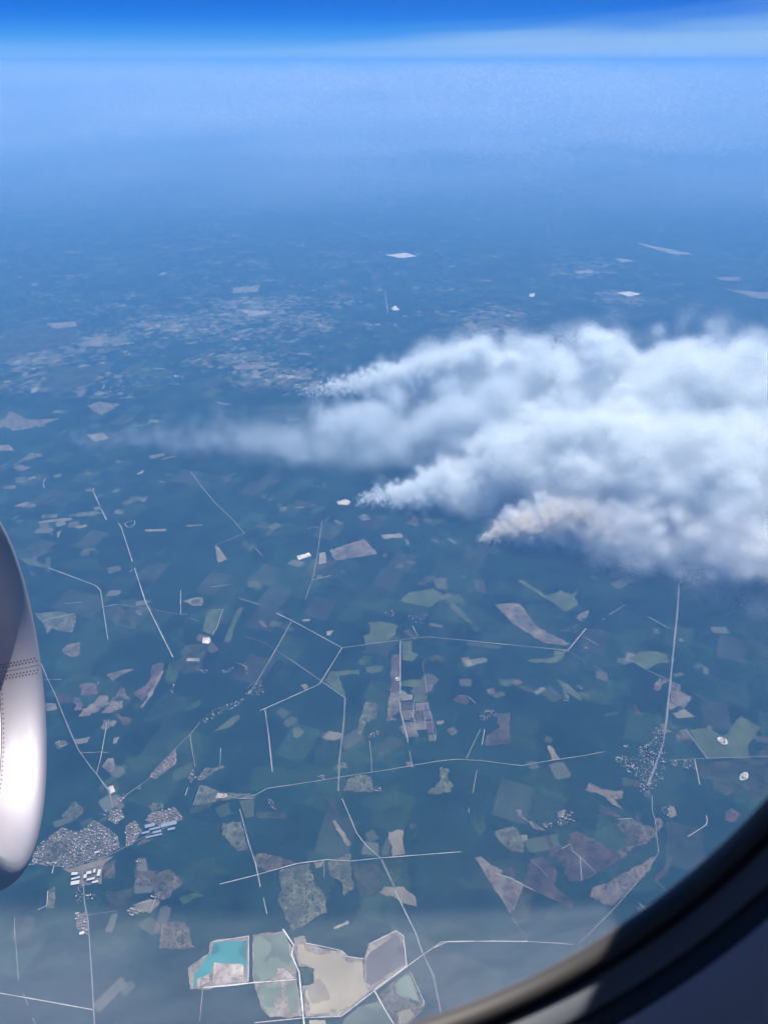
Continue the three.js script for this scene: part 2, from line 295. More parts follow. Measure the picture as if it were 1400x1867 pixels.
field('mauve', 'C', [-92, 158, -60, 152, 45, 152, 140, 280, 325, 375, 290, 380, 180, 370, 80, 310, 0, 258], 'long mauve wedge field tapering to a point at the right');
field('faint', 'B', [1150, 362, 1340, 378, 1330, 400, 1155, 385], 'thin faint strip under the right end of the east west road');
field('dim', 'B', [1310, 755, 1385, 750, 1390, 920, 1250, 930, 1255, 870, 1330, 830], 'large dim square field right of the farm hamlet');
field('mauve', 'B', [815, 1015, 850, 1012, 865, 1049, 825, 1045], 'small pale plot above the curving main road');
field('faint', 'B', [940, 440, 1000, 430, 1035, 450, 1025, 475, 950, 475], 'faint clearing right of the thin winding path');
field('drab', 'B', [430, 1060, 470, 1010, 510, 1049], 'little drab triangle where the pale firebreak ends');
// right
field('olive', 'C', [30, 25, 55, 20, 190, 110, 265, 78, 325, 105, 365, 75, 340, 115, 365, 155, 295, 197, 200, 135, 90, 70], 'pale olive field with a long handle, just below the smoke');
field('mauve', 'C', [348, 230, 375, 205, 418, 188, 410, 225, 375, 250], 'small mauve lens shaped field below the olive field with a handle');
field('olive', 'C', [232, 410, 300, 410, 270, 455, 240, 478, 155, 475, 90, 472, 100, 455, 160, 455, 228, 445], 'olive field shaped like a boot below the crossing of white tracks');
field('olive', 'C', [640, 455, 700, 415, 790, 412, 850, 430, 855, 475, 790, 480, 735, 512, 690, 490], 'fan shaped olive field left of the wide pale highway');
field('olive', 'C', [245, 560, 300, 590, 385, 665, 375, 688, 320, 650, 265, 600], 'thin green strip field with sheds on its right');
field('dim', 'C', [650, 705, 670, 705, 710, 760, 680, 755], 'small dim wedge field left of the wide pale highway');
field('mauve', 'C', [805, 560, 850, 575, 820, 600, 800, 632, 775, 625, 785, 585], 'small mauve field on the left edge of the wide pale highway');
field('mauve', 'C', [866, 582, 925, 605, 920, 630, 980, 662, 942, 725, 905, 710, 866, 690], 'pale mauve field on the right edge of the wide pale highway', 'field', 'field', 15);
field('tan', 'C', [860, 692, 903, 715, 870, 735, 852, 720], 'small tan corner field under the pale mauve highway field', 'field', 'field', 12);
field('tan', 'C', [885, 750, 940, 728, 1003, 772, 900, 780], 'pale pointed field right of the highway above the village', 'field', 'field', 14);
field('olive', 'C', [970, 843, 1075, 832, 1150, 880, 1180, 870, 1210, 810, 1250, 770, 1362, 828, 1285, 930, 1300, 1000, 1067, 1000, 1003, 905], 'very large olive field surrounding the white fenced compound');
field('heath', 'C', [895, 868, 930, 840, 958, 845, 998, 905, 905, 905], 'brownish corner of land left of the very large olive field');
field('green', 'C', [830, 790, 870, 790, 910, 840, 880, 850, 835, 830], 'dark green paddock right of the highway above the village');
field('tan', 'C', [195, 930, 210, 930, 260, 1000, 220, 1010], 'narrow pale wedge standing on the curving main road');
field('green', 'C', [500, 760, 590, 740, 580, 760, 520, 770], 'thin green sliver of a clearing in the middle of the right forest');
field('faint', 'C', [1330, 980, 1400, 920, 1440, 920, 1440, 1000, 1340, 1000], 'faint olive field cut by the right edge of the picture');
// lower left, round the town
field('drab', 'D', [335, 325, 410, 248, 470, 275, 450, 310, 400, 345], 'drab diamond shaped field above the big town', 'field', 'field', 30);
field('drab', 'D', [1060, 268, 1095, 155, 1130, 155, 1200, 190, 1390, 205, 1400, 230, 1300, 228], 'long tan wedge field with bright sand in its middle');
field('sand', 'D', [1190, 195, 1240, 200, 1250, 215, 1180, 228], 'bright sand patch in the long tan wedge field', 'sand', 'sand', 30);
field('drab', 'D', [1080, 110, 1120, 65, 1250, 48, 1160, 90, 1100, 130], 'drab land with sheds above the long tan wedge field', 'field', 'field', 40);
field('drab', 'D', [1215, 365, 1320, 357, 1360, 505, 1295, 518, 1260, 470, 1220, 430], 'drab tan field left of the upright firebreak track', 'field', 'field', 24);
field('olive', 'D', [1308, 240, 1385, 235, 1395, 330, 1345, 335], 'olive field in the corner right of the firebreak track', 'field', 'field', 18);
field('heath', 'D', [742, 705, 750, 630, 830, 625, 910, 618, 980, 650, 1010, 690, 960, 735, 900, 775, 860, 755, 840, 700], 'large brown clearing with dark bushes below the big town', 'heath', 'heath', 46);
field('heath', 'D', [880, 1049, 885, 910, 985, 900, 1035, 925, 1045, 1020, 1075, 1049], 'pale brown block of felled forest above the turquoise lake');
field('tan', 'D', [700, 840, 790, 790, 870, 780, 880, 800, 830, 850], 'tan land round the two hamlets below the large brown clearing', 'field', 'field', 40);
field('green', 'D', [980, 770, 1080, 740, 1120, 760, 1010, 805], 'dull green plantation right of the large brown clearing');
field('heath', 'D', [560, 600, 635, 560, 630, 670, 565, 670], 'brown waste land right of the white works yards');
field('drab', 'D', [270, 730, 310, 705, 300, 830, 260, 830], 'drab upright plot along a bright hooked lane');
field('faint', 'D', [75, 880, 190, 870, 180, 1040, 90, 1049], 'faint brown block near the bottom left corner below the engine');
field('wood', 'D', [240, 580, 240, 520, 310, 540, 310, 580], 'dark wood inside the left part of the big town', 'wood', 'wood', 15);
field('built', 'D', [240, 470, 340, 395, 430, 420, 520, 350, 580, 390, 640, 430, 660, 500, 560, 550, 440, 590, 380, 610, 180, 588, 185, 530], 'brown grey gardens and yards under the big town', 'town_ground', 'ground', 40);
field('tan', 'D', [345, 612, 450, 588, 560, 560, 625, 545, 570, 592, 450, 625, 380, 632], 'tan strip along the lower edge of the big town');
field('heath', 'D', [270, 505, 300, 470, 360, 470, 370, 510, 320, 550], 'round brown park inside the left part of the big town', 'park', 'park', 30);
field('faint', 'D', [580, 740, 665, 725, 740, 722, 730, 790, 640, 820, 590, 800], 'faint olive block left of the large brown clearing');
field('green', 'D', [580, 150, 640, 135, 660, 170, 640, 205, 600, 215], 'dark green ring of land round the bright square yard');
field('sand', 'D', [590, 165, 620, 155, 635, 190, 605, 205], 'bright square yard beside the diagonal road above the big town', 'sand_yard', 'yard', 10);
field('drab', 'D', [810, 270, 840, 250, 890, 255, 900, 280, 840, 300], 'drab oval field touching the right quarter of the big town');
field('built', 'D', [600, 300, 660, 285, 680, 330, 640, 375, 600, 350], 'grey brown gardens under the small quarter north of the big town', 'town_ground', 'ground', 30);
field('built', 'D', [690, 380, 740, 350, 775, 400, 730, 480, 690, 500], 'grey brown gardens under the middle quarter right of the big town', 'town_ground', 'ground', 30);
field('built', 'D', [800, 350, 830, 310, 960, 280, 1005, 345, 890, 380], 'grey brown gardens under the right quarter of the big town', 'town_ground', 'ground', 30);
field('built', 'D', [400, 640, 475, 615, 560, 600, 560, 695, 470, 705, 400, 715], 'paved ground of the white works yards below the big town', 'town_ground', 'ground', 12);
field('built', 'D', [415, 860, 480, 850, 485, 980, 425, 940], 'grey brown gardens under the hamlet on the road south of the town', 'town_ground', 'ground', 20);
field('built', 'D', [820, 110, 920, 10, 965, -45, 965, 40, 850, 125], 'grey brown gardens under the triangular roadside village', 'town_ground', 'ground', 14);
field('heath', 'D', [760, 470, 800, 440, 870, 420, 880, 435, 800, 470, 750, 490], 'paved strip beside the long sheds right of the big town', 'town_ground', 'ground', 10);
// lower centre
field('heath', 'E', [0, 540, 20, 528, 120, 545, 225, 582, 60, 630, 0, 600], 'brown field on the left end of the lower white road');
field('drab', 'E', [130, 622, 230, 590, 290, 582, 325, 710, 370, 730, 385, 850, 200, 960, 150, 860, 120, 780, 140, 720], 'big pale brown felled block hanging below the lower white road');
field('tan', 'E', [315, 578, 370, 572, 360, 600, 325, 612], 'small tan notch hanging below the lower white road', 'field', 'field', 14);
field('drab', 'E', [395, 572, 515, 528, 525, 660, 535, 720, 480, 760, 465, 680, 405, 650], 'pale brown block with a stepped edge across the lower white road');
field('tan', 'E', [722, 408, 798, 402, 815, 530, 745, 545, 742, 500, 728, 470], 'tan square field standing on the lower white road');
field('green', 'E', [745, 560, 805, 560, 780, 680, 740, 710, 700, 610], 'green young plantation below the tan square field');
field('tan', 'E', [670, 745, 700, 712, 815, 712, 870, 770, 880, 822, 800, 795, 750, 770], 'tan sickle shaped field crossed by the pale firebreak');
field('drab', 'E', [470, 190, 505, 120, 585, 100, 635, 110, 635, 190, 560, 195], 'drab mottled field under the curving main road');
field('pale', 'E', [425, 935, 505, 895, 508, 915, 430, 942], 'short pale bar of ground above the beige lake', 'field', 'field', 12);
field('drab', 'E', [935, 200, 1000, 130, 1010, 60, 1040, 60, 1075, 160, 1060, 185, 985, 212], 'drab ragged triangular clearing in the centre forest', 'field', 'field', 60);
field('green', 'E', [1185, 340, 1245, 340, 1250, 400, 1230, 440, 1180, 400], 'two lobed green clearing left of the rounded olive field', 'field', 'field', 50);
field('drab', 'F', [-93, 415, -38, 392, 0, 385, 15, 388, 65, 450, 65, 520, 0, 515, -68, 460], 'rounded olive tan field with a small knob on its right');
field('tan', 'F', [50, 430, 85, 428, 85, 455, 62, 465], 'small tan knob on the rounded olive tan field', 'field', 'field', 14);
field('tan', 'E', [410, 350, 440, 345, 515, 480, 500, 490, 450, 410], 'thin tan strip left of the pale firebreak');
field('faint', 'E', [380, 220, 410, 220, 460, 310, 440, 330, 400, 270], 'faint green strip above the thin tan strip');
field('mauve', 'E', [1195, 555, 1225, 548, 1290, 595, 1345, 620, 1345, 650, 1455, 690, 1400, 855, 1385, 855], 'big mauve triangular field pointing down, its left edge dead straight', 'field', 'field', 16);
field('dim', 'E', [1350, 617, 1400, 603, 1425, 640, 1400, 668, 1350, 650], 'dim rounded field on the top of the mauve triangular field');
field('faint', 'E', [0, 310, 120, 300, 170, 320, 160, 345, 20, 340], 'faint green strip left of the upright firebreak track');
field('faint', 'E', [530, 600, 640, 580, 690, 640, 660, 760, 560, 760], 'faint mottled young forest between two white roads');
field('faint', 'E', [840, 370, 880, 365, 880, 395, 840, 400], 'faint square clearing left of the two lobed green clearing');
// lower right
field('mauve', 'F', [395, 180, 425, 142, 505, 180, 605, 188, 605, 228, 560, 235, 605, 290, 545, 262, 500, 212, 440, 195], 'pale mauve clearing with a round head, left of the village');
field('dim', 'F', [460, 305, 520, 282, 600, 330, 580, 335, 530, 320], 'dim thin wedge below the mauve clearing with a round head');
field('heath', 'F', [568, 370, 610, 335, 665, 348, 735, 375, 780, 385, 790, 440, 700, 490, 655, 470, 610, 420], 'brown heath field under a short bright track');
field('heath', 'F', [575, 520, 610, 490, 680, 490, 610, 555], 'small brown heath corner under the brown heath field');
field('mauve', 'F', [783, 340, 805, 332, 828, 370, 800, 415, 785, 380], 'small mauve oval plot right of the thin south road');
field('dim', 'F', [185, 440, 205, 425, 225, 500, 300, 480, 310, 425, 350, 408, 450, 450, 610, 555, 470, 640, 380, 685, 320, 680, 280, 640, 290, 600, 215, 550], 'largest grey brown field at the lower right with a horned top');
field('dim', 'F', [95, 560, 165, 552, 250, 620, 230, 700, 325, 790, 330, 840, 240, 790, 125, 735, 60, 700, 90, 620], 'grey brown field with a tail, left of the largest grey brown field');
field('mauve', 'F', [795, 535, 758, 610, 608, 760, 545, 825, 430, 770, 440, 720, 520, 690, 650, 620], 'long mauve triangular heath pointing up to the right', 'heath', 'heath', 30);
field('dim', 'F', [830, 600, 850, 590, 860, 630, 790, 680, 780, 660], 'dim little strip beside the window frame side of the forest');
field('faint', 'F', [1000, 50, 1200, 18, 1400, 14, 1440, 240, 1330, 250, 1240, 150, 1180, 220, 1110, 190, 1090, 130, 1030, 120], 'large faint olive field right of the village at the picture edge');
field('rose', 'F', [1160, 310, 1200, 280, 1245, 320, 1200, 362, 1165, 345], 'round reddish field right of the bright hooked track');
field('tan', 'F', [850, 290, 880, 270, 902, 325, 860, 335], 'small tan plot right of the farm below the village');
field('mauve', 'F', [245, 300, 290, 288, 285, 330, 255, 335], 'small mauve plot beside the sheds in the right forest');
field('mauve', 'F', [15, 292, 45, 288, 60, 330, 110, 355, 180, 400, 130, 405, 85, 360, 30, 320], 'winding mauve clearing running down to the right', 'heath', 'heath', 34);
field('faint', 'F', [63, 712, 122, 742, 90, 900, 20, 920, 0, 840], 'faint strip below the mauve triangular field');
field('faint', 'F', [525, 880, 565, 850, 580, 950, 530, 930], 'faint strip just above the window seal');
field('faint', 'F', [600, 110, 690, 130, 720, 170, 605, 160], 'faint paddock left of the village with a pale lower edge');
// middle distance
field('tan', 'G', [190, 565, 310, 548, 370, 545, 370, 558, 210, 570], 'long thin pale strip field left of the short white track');
field('drab', 'G', [345, 535, 400, 518, 500, 510, 525, 520, 470, 540], 'drab long field touching the short white track');
field('tan', 'G', [1098, 688, 1115, 690, 1163, 755, 1115, 775], 'pale upright triangle field alone in the blue forest');
field('mauve', 'G', [75, 485, 140, 462, 195, 480, 160, 495], 'mauve flat field far left below the smoke haze');
field('drab', 'G', [215, 530, 295, 525, 290, 545, 215, 545], 'drab flat plot under the mauve flat field');
field('drab', 'G', [575, 525, 600, 500, 630, 500, 630, 525], 'small drab block above the sandy ring');
field('tan', 'G', [740, 605, 850, 602, 850, 612, 745, 615], 'thin level tan strip right of the sandy ring');
field('drab', 'G', [950, 582, 1035, 575, 1035, 585, 955, 592], 'thin level drab strip left of the thin crossroads');
field('drab', 'G', [685, 445, 730, 440, 755, 455, 735, 465], 'drab leaf shaped plot above the sandy ring');
field('pale', 'G', [700, 318, 735, 300, 735, 312, 710, 325], 'small pale leaf shaped plot in the thin smoke');
field('olive', 'G', [100, 750, 180, 760, 260, 795, 220, 800, 130, 775], 'olive sliver at the start of the kinked white track');
field('tan', 'G', [380, 590, 440, 578, 450, 590, 400, 600], 'small pale plot under the drab long field');
field('mauve', 'G', [15, 385, 80, 378, 85, 395, 20, 398], 'flat mauve plot at the far left edge');
field('drab', 'G', [75, 360, 130, 340, 180, 345, 130, 365, 85, 370], 'flat drab plot near the far left edge');
field('tan', 'G', [-20, 175, 50, 172, 75, 200, -20, 205], 'pale field cut by the left edge of the picture');
field('drab', 'G', [85, 265, 150, 215, 215, 215, 220, 230, 150, 250], 'drab field sloping up to the right near the left edge');
field('faint', 'G', [130, 715, 250, 700, 290, 710, 200, 740], 'faint field above the olive sliver');
field('tan', 'G', [440, 120, 530, 110, 560, 140, 490, 155], 'pale field veiled by the thin left smoke');
field('tan', 'G', [290, 620, 315, 610, 300, 650], 'tiny pale triangle left of the long white track');
field('drab', 'G', [980, 965, 1035, 955, 1040, 980, 980, 980], 'small drab block beside a short upright lane');
field('bright', 'H', [255, 880, 320, 862, 330, 880, 265, 900], 'bright white rectangular yard in the blue forest', 'sand_yard', 'yard', 6);
field('pale', 'H', [370, 865, 400, 860, 408, 915, 368, 922], 'pale upright field beside the straight grey road', 'field', 'field', 8);
field('mauve', 'H', [422, 850, 600, 790, 670, 870, 450, 905], 'large pale mauve field below the smoke source', 'field', 'field', 24);
field('pale', 'H', [685, 770, 790, 765, 800, 785, 700, 795], 'pale village land right of the large mauve field', 'town_ground', 'ground', 40);
field('sand', 'H', [460, 600, 500, 590, 530, 600, 520, 620, 465, 618], 'white sand pit just left of the middle smoke source', 'sand_pit', 'sand pit', 20);
field('mauve', 'H', [560, 680, 600, 665, 635, 690, 600, 700], 'small mauve plot below the middle smoke source');
// far
field('pale', 'J', [870, 330, 985, 335, 990, 343, 920, 355], 'bright far field with a long level lower edge', 'field', 'field', 60);
field('tan', 'J', [845, 535, 970, 530, 970, 545, 860, 548], 'long tan field above the left smoke');
field('faint', 'J', [-20, 470, 60, 400, 180, 380, 280, 370, 280, 440, 200, 470, 100, 490, -20, 520], 'wide patch of farmland at the left edge in the blue distance', 'farmland', 'farmland', 180);
field('faint', 'J', [145, 605, 200, 530, 300, 540, 420, 520, 400, 550, 350, 580, 250, 630], 'broad farmland patch above the far white works', 'farmland', 'farmland', 180);
field('built', 'J', [320, 680, 360, 665, 440, 675, 400, 700, 370, 715, 340, 700], 'ground of the far white works on the left', 'town_ground', 'ground', 60);
field('built', 'J', [-20, 760, 40, 700, 100, 730, 210, 728, 160, 755, 60, 770], 'ground of the far town at the left edge', 'town_ground', 'ground', 120);
field('tan', 'J', [170, 380, 275, 372, 280, 390, 200, 400], 'pale strip on top of the wide left farmland', 'field', 'field', 60);
field('tan', 'J', [300, 460, 360, 425, 390, 440, 370, 465], 'pale block right of the wide left farmland', 'field', 'field', 90);
field('tan', 'J', [850, 250, 950, 240, 940, 265, 850, 270], 'pale level field in the far haze left of centre', 'field', 'field', 120);
field('bright', 'K', [10, 130, 80, 122, 120, 135, 60, 142], 'brightest far field, white in the haze near the centre', 'field', 'field', 120);
field('bright', 'K', [850, 268, 890, 263, 935, 272, 890, 282], 'white oval far field on the right above the smoke', 'field', 'field', 60);
field('pale', 'K', [925, 85, 1130, 128, 1060, 130, 940, 95], 'long pale far streak of land at the upper right', 'field', 'field', 150);
field('pale', 'K', [840, 140, 920, 152, 860, 158], 'small pale far field left of the long streak', 'field', 'field', 120);
field('pale', 'K', [695, 188, 760, 185, 760, 197, 700, 198], 'pale far field left of the white oval field', 'field', 'field', 100);
field('bright', 'K', [530, 272, 550, 270, 545, 282, 528, 283], 'tiny bright far plot above the smoke', 'field', 'field', 40);
field('bright', 'K', [28, 325, 40, 315, 58, 330, 35, 333], 'tiny bright far plot at the foot of a pale upright line', 'field', 'field', 40);
field('tan', 'K', [1250, 255, 1420, 270, 1420, 290, 1360, 290], 'pale far land at the right edge above the smoke', 'field', 'field', 120);
field('tan', 'K', [1210, 212, 1300, 210, 1290, 225, 1220, 222], 'tan far field at the upper right of the smoke', 'field', 'field', 100);
field('tan', 'K', [285, 380, 320, 378, 345, 400, 310, 400], 'tan far plot above the left end of the smoke bank', 'field', 'field', 70);
field('drab', 'K', [340, 375, 420, 360, 420, 385, 360, 390], 'drab far plot above the smoke bank', 'field', 'field', 80);
field('tan', 'K', [430, 405, 475, 400, 470, 410, 440, 412], 'small tan far plot touching the top of the smoke', 'field', 'field', 50);

// ---------------------------------------------------------------- gravel quarry lakes
const lakeMaterial = (r, g, b) => new THREE.MeshPhysicalMaterial({ map: (() => { const t = sandGrain.clone(); t.repeat.set(1 / 2600, 1 / 2600); t.needsUpdate = true; return t; })(), color: lin(r, g, b), roughness: 0.6, metalness: 0, specularIntensity: 0.25 });
Object.assign(M, { turquoise: lakeMaterial(0.022, 0.25, 0.255), milky: lakeMaterial(0.17, 0.225, 0.155), beige: lakeMaterial(0.33, 0.285, 0.19), greylake: lakeMaterial(0.098, 0.078, 0.066), pond: lakeMaterial(0.11, 0.145, 0.09), spoil: land(sandGrain, 0.27, 0.235, 0.19, 380), whitesand: land(sandGrain, 0.46, 0.40, 0.35, 420) });
const shore = (m, n, label) => field(m, 'Q', n, label, 'sand_bank', 'sand bank', 16);
const lake = (m, n, label) => field(m, 'Q', n, label, 'quarry_lake', 'lake', 12);
shore('spoil', [108, 318, 150, 285, 205, 255, 212, 200, 240, 188, 390, 170, 388, 385, 300, 405, 180, 420, 122, 418], 'pale sand rim round the turquoise lake');
shore('spoil', [410, 165, 555, 150, 600, 240, 615, 370, 412, 388], 'pale sand rim round the grey green lake');
shore('spoil', [420, 390, 615, 376, 640, 545, 490, 552, 450, 510], 'pale sand rim round the small green double lake');
shore('spoil', [600, 180, 650, 170, 660, 208, 700, 215, 730, 232, 820, 240, 850, 268, 920, 275, 930, 390, 960, 425, 860, 520, 800, 545, 655, 550, 640, 400, 690, 390, 695, 325, 620, 310, 605, 250], 'pale sand rim round the big beige lake');
shore('spoil', [925, 280, 945, 210, 1075, 145, 1110, 170, 1125, 310, 960, 425, 925, 390], 'pale sand rim round the grey mauve lake');
shore('heath', [1000, 430, 1060, 380, 1135, 335, 1210, 500, 1120, 600, 1050, 600, 980, 470], 'rough ground round the green triangular pond');
lake('turquoise', [225, 205, 385, 190, 382, 300, 376, 345, 365, 300, 232, 292, 212, 345, 150, 370, 150, 412, 135, 412, 140, 350, 200, 265, 222, 240], 'turquoise quarry lake with a white sand bay');
shore('whitesand', [232, 296, 363, 302, 378, 385, 225, 390], 'white sand bay on the south of the turquoise lake');
shore('whitesand', [155, 375, 210, 348, 212, 385, 155, 410], 'small white sand spit at the left corner of the turquoise lake');
lake('milky', [415, 205, 440, 170, 560, 160, 580, 205, 580, 260, 600, 300, 560, 320, 555, 350, 525, 320, 520, 360, 440, 380, 414, 380], 'grey green quarry lake between the turquoise and the beige lake');
shore('whitesand', [525, 318, 555, 322, 580, 345, 612, 368, 530, 370], 'white sand spit in the lower corner of the grey green lake');
lake('milky', [440, 402, 545, 390, 540, 440, 510, 480, 515, 520, 495, 530, 470, 510, 440, 460], 'small pale green lake below the quarry road');
lake('pond', [560, 402, 605, 387, 620, 440, 615, 530, 590, 535, 575, 480, 570, 430], 'narrow pale green pond beside the wide quarry road');
lake('beige', [620, 212, 645, 205, 660, 228, 720, 258, 800, 252, 830, 282, 860, 294, 920, 292, 923, 380, 948, 425, 850, 508, 760, 528, 700, 535, 677, 528, 674, 480, 652, 440, 657, 417, 694, 397, 700, 325, 672, 308, 632, 298, 617, 260], 'big beige quarry lake in the middle of the pits');
lake('greylake', [962, 242, 1040, 192, 1075, 163, 1093, 182, 1113, 230, 1113, 298, 1000, 378, 960, 402, 937, 388, 937, 272], 'grey mauve quarry lake right of the beige lake');
lake('milky', [1072, 390, 1120, 352, 1143, 362, 1178, 460, 1178, 478, 1130, 460, 1077, 440], 'green triangular pond at the right end of the pits');
shore('tan', [1080, 530, 1140, 505, 1160, 540, 1120, 590, 1085, 590], 'tan gravel heap ground below the green triangular pond');
lake('pond', [815, 600, 830, 560, 900, 502, 1000, 474, 1048, 555, 1055, 600], 'dull olive green pond at the bottom edge');
lake('beige', [672, 562, 748, 562, 750, 600, 670, 600], 'pale settling pond at the bottom edge left of the olive pond');
field('green', 'Q', [628, 320, 690, 320, 684, 392, 645, 398], 'dark green knoll biting into the left of the beige lake', 'wood', 'wood', 8);

// ---------------------------------------------------------------- roads, tracks, firebreaks
let lanes = 0;
function road(material, at, numbers, px, label, name = 'road', category = 'road') {
  const p = outline(at, numbers), pos = [], uv = [], nor = [], index = [], up = 10 + 0.06 * lanes++;
  const wide = 0.58 * px / 2 * slant(p[Math.floor(p.length / 2)]) / FOCAL;
  const fine = [];
  for (let i = 0; i < p.length - 1; i++) { const n = Math.max(1, Math.min(12, Math.round(p[i].distanceTo(p[i + 1]) / 220))); for (let k = 0; k < n; k++) fine.push(p[i].clone().lerp(p[i + 1], k / n)); }
  fine.push(p[p.length - 1]);
  let run = 0;
  fine.forEach((a, i) => {
    const d = fine[Math.min(i + 1, fine.length - 1)].clone().sub(fine[Math.max(i - 1, 0)]).setY(0).normalize(), w = wide * (0.6 + 0.8 * hash(i, lanes, 9));
    if (i) run += a.distanceTo(fine[i - 1]);
    for (const s of [-1, 1]) { pos.push(a.x - d.z * s * w, up - H, a.z + d.x * s * w); uv.push(s * w, run); nor.push(0, 1, 0); }
    if (i && !(name === 'forest_track' && hash(i, lanes, 17) < 0.05)) { const o = i * 2; index.push(o - 2, o - 1, o, o - 1, o + 1, o); }
  });
  const g = new THREE.BufferGeometry();
  g.setAttribute('position', new THREE.Float32BufferAttribute(pos, 3)); g.setAttribute('uv', new THREE.Float32BufferAttribute(uv, 2)); g.setAttribute('normal', new THREE.Float32BufferAttribute(nor, 3)); g.setIndex(index);
  return tag(mesh(name, g, R[material]), label, category, null, 'structure');
}
const track = (at, n, px, label, material = 'track') => road(material, at, n, px, label, 'forest_track', 'track');
track('G', [250, 800, 490, 890, 515, 915, 525, 980, 553, 1166], 1.7, 'kinked white track near the engine lip');
track('G', [605, 570, 620, 590, 745, 975, 884, 1256], 2.4, 'longest white track, straight, running down from the sandy ring');
track('G', [488, 360, 478, 410, 545, 555], 1.9, 'short white track above the sandy ring');
track('A', [190, 255, 410, 208], 1.8, 'white track starting behind the engine lip');
track('A', [355, 155, 450, 145], 1.0, 'faint short white track above the drab olive field');
track('A', [500, 188, 560, 173, 640, 157], 1.4, 'short white track crossing the kinked track');
track('A', [640, 157, 810, 180, 910, 200, 990, 212, 1090, 250], 0.8, 'faint broken track crossing the longest white track', 'thin');
track('A', [990, 85, 990, 212, 1030, 210], 1.3, 'short upright lane meeting a level lane');
track('A', [1140, 192, 1222, 183, 1185, 290, 1160, 330], 1.3, 'white path round the slanting olive strip');
track('B', [-95, 122, 20, 160, 70, 180], 1.1, 'white path left of the fork of roads');
road('road', 'A', [228, 480, 260, 560, 300, 640, 340, 740, 385, 850, 430, 950, 500, 1049, 530, 1085, 600, 1180, 620, 1270], 3.0, 'diagonal grey road from the engine to the big town');
track('A', [240, 570, 340, 568], 1.0, 'short level lane crossing the diagonal grey road');
track('A', [440, 970, 560, 965, 600, 970], 1.0, 'thin lane from the diagonal road to the fork');
track('D', [585, -170, 555, 0, 530, 95], 1.6, 'pale lane joining the diagonal grey road at a sharp angle');
road('road', 'A', [1095, 800, 1050, 860, 965, 945, 860, 1049, 820, 1110, 700, 1195, 650, 1240], 2.0, 'thin grey road through the triangular village to the big town');
track('A', [1040, 870, 1055, 970, 1070, 1049], 1.1, 'dotted lane down from the road with strung out houses');
track('D', [1210, -90, 1205, 45, 1110, 65], 1.3, 'hooked lane above the long tan wedge field');
road('track', 'B', [110, 205, 195, 245, 470, 395], 1.9, 'white road running down to the fork from the upper left', 'road', 'road');
road('thin', 'B', [470, 395, 620, 375, 790, 352, 940, 335, 1150, 355, 1375, 378, 1508, 390, 1630, 402], 1.5, 'long east west road arching over the centre', 'road', 'road');
road('track', 'B', [1140, 354, 1375, 378], 1.5, 'bright stretch on the right part of the east west road', 'road', 'road');
road('track', 'B', [470, 395, 350, 590, 330, 602, 45, 730, 20, 740], 2.0, 'white road from the fork down to the left', 'road', 'road');
track('B', [50, 735, 70, 880, 90, 1075], 2.1, 'upright white track ending in the forest, left of centre');
road('thin', 'H', [385, 700, 360, 870, 340, 985, 300, 1100], 1.5, 'straight grey road beside the bright white yard');
track('H', [330, 1005, 380, 993, 430, 980], 1.5, 'short white lane right of the straight grey road');
road('thin', 'B', [195, 250, 105, 410, 0, 590, -40, 650], 1.9, 'grey road down to the strung out houses');
road('road', 'B', [-60, 335, 0, 350, 60, 375, 105, 405, 180, 455], 1.2, 'thin curving road crossing the grey road');
road('cut', 'B', [180, 455, 290, 530, 360, 580], 3.0, 'pale firebreak running down to the white road bend', 'firebreak', 'firebreak');
road('track', 'B', [360, 580, 485, 668], 1.6, 'white lane from the road bend to the pale firebreak');
road('cut', 'B', [487, 665, 480, 800, 455, 1015, 452, 1110, 450, 1180], 4.6, 'wide pale upright firebreak in the centre', 'firebreak', 'firebreak');
track('E', [470, 230, 500, 300, 550, 420, 600, 485, 680, 555], 1.9, 'curving white track down to the lower white road');
road('cut', 'E', [685, 562, 725, 650, 760, 722], 5, 'faint wide firebreak below the lower white road', 'firebreak', 'firebreak');
track('E', [757, 728, 820, 860, 870, 960, 900, 1049, 910, 1075], 2.0, 'white track running down to the quarry road');
road('cut', 'P', [770, 1738, 790, 1780, 802, 1840, 812, 1900], 5, 'faint wide firebreak at the bottom right of the pits', 'firebreak', 'firebreak');
track('B', [788, 355, 788, 740, 825, 880, 830, 915], 2.1, 'white straight track through the chequered fields');
track('B', [838, 960, 855, 1049], 1.4, 'dotted end of the white straight track');
track('B', [855, 275, 885, 335], 1.7, 'short white lane down to the top of the east west road');
track('B', [955, 375, 910, 490, 925, 570, 945, 735, 980, 905], 0.9, 'thin winding path right of the chequered fields', 'thin');
track('B', [620, 900, 630, 1000, 632, 1080], 1.4, 'dotted lane below the white walled farm');
track('B', [1225, 840, 1150, 1000], 1.7, 'pale lane left of the two lanes below the farm hamlet');
track('B', [1255, 800, 1235, 925], 2.1, 'bright short lane right below the farm hamlet');
track('B', [1110, 658, 1160, 660, 1200, 700], 1.3, 'short curved lane above the farm hamlet');
track('B', [795, 744, 915, 735], 1.0, 'upper level lane in the chequered fields');
track('B', [800, 785, 925, 800], 1.0, 'middle level lane in the chequered fields');
track('B', [800, 808, 930, 801], 1.0, 'lower level lane in the chequered fields');
track('B', [862, 680, 858, 770, 872, 830], 1.0, 'left upright lane in the chequered fields');
track('B', [915, 735, 930, 840], 1.0, 'right upright lane in the chequered fields');
track('B', [950, 740, 985, 860, 980, 905], 0.8, 'thin lane down the right edge of the chequered fields', 'thin');
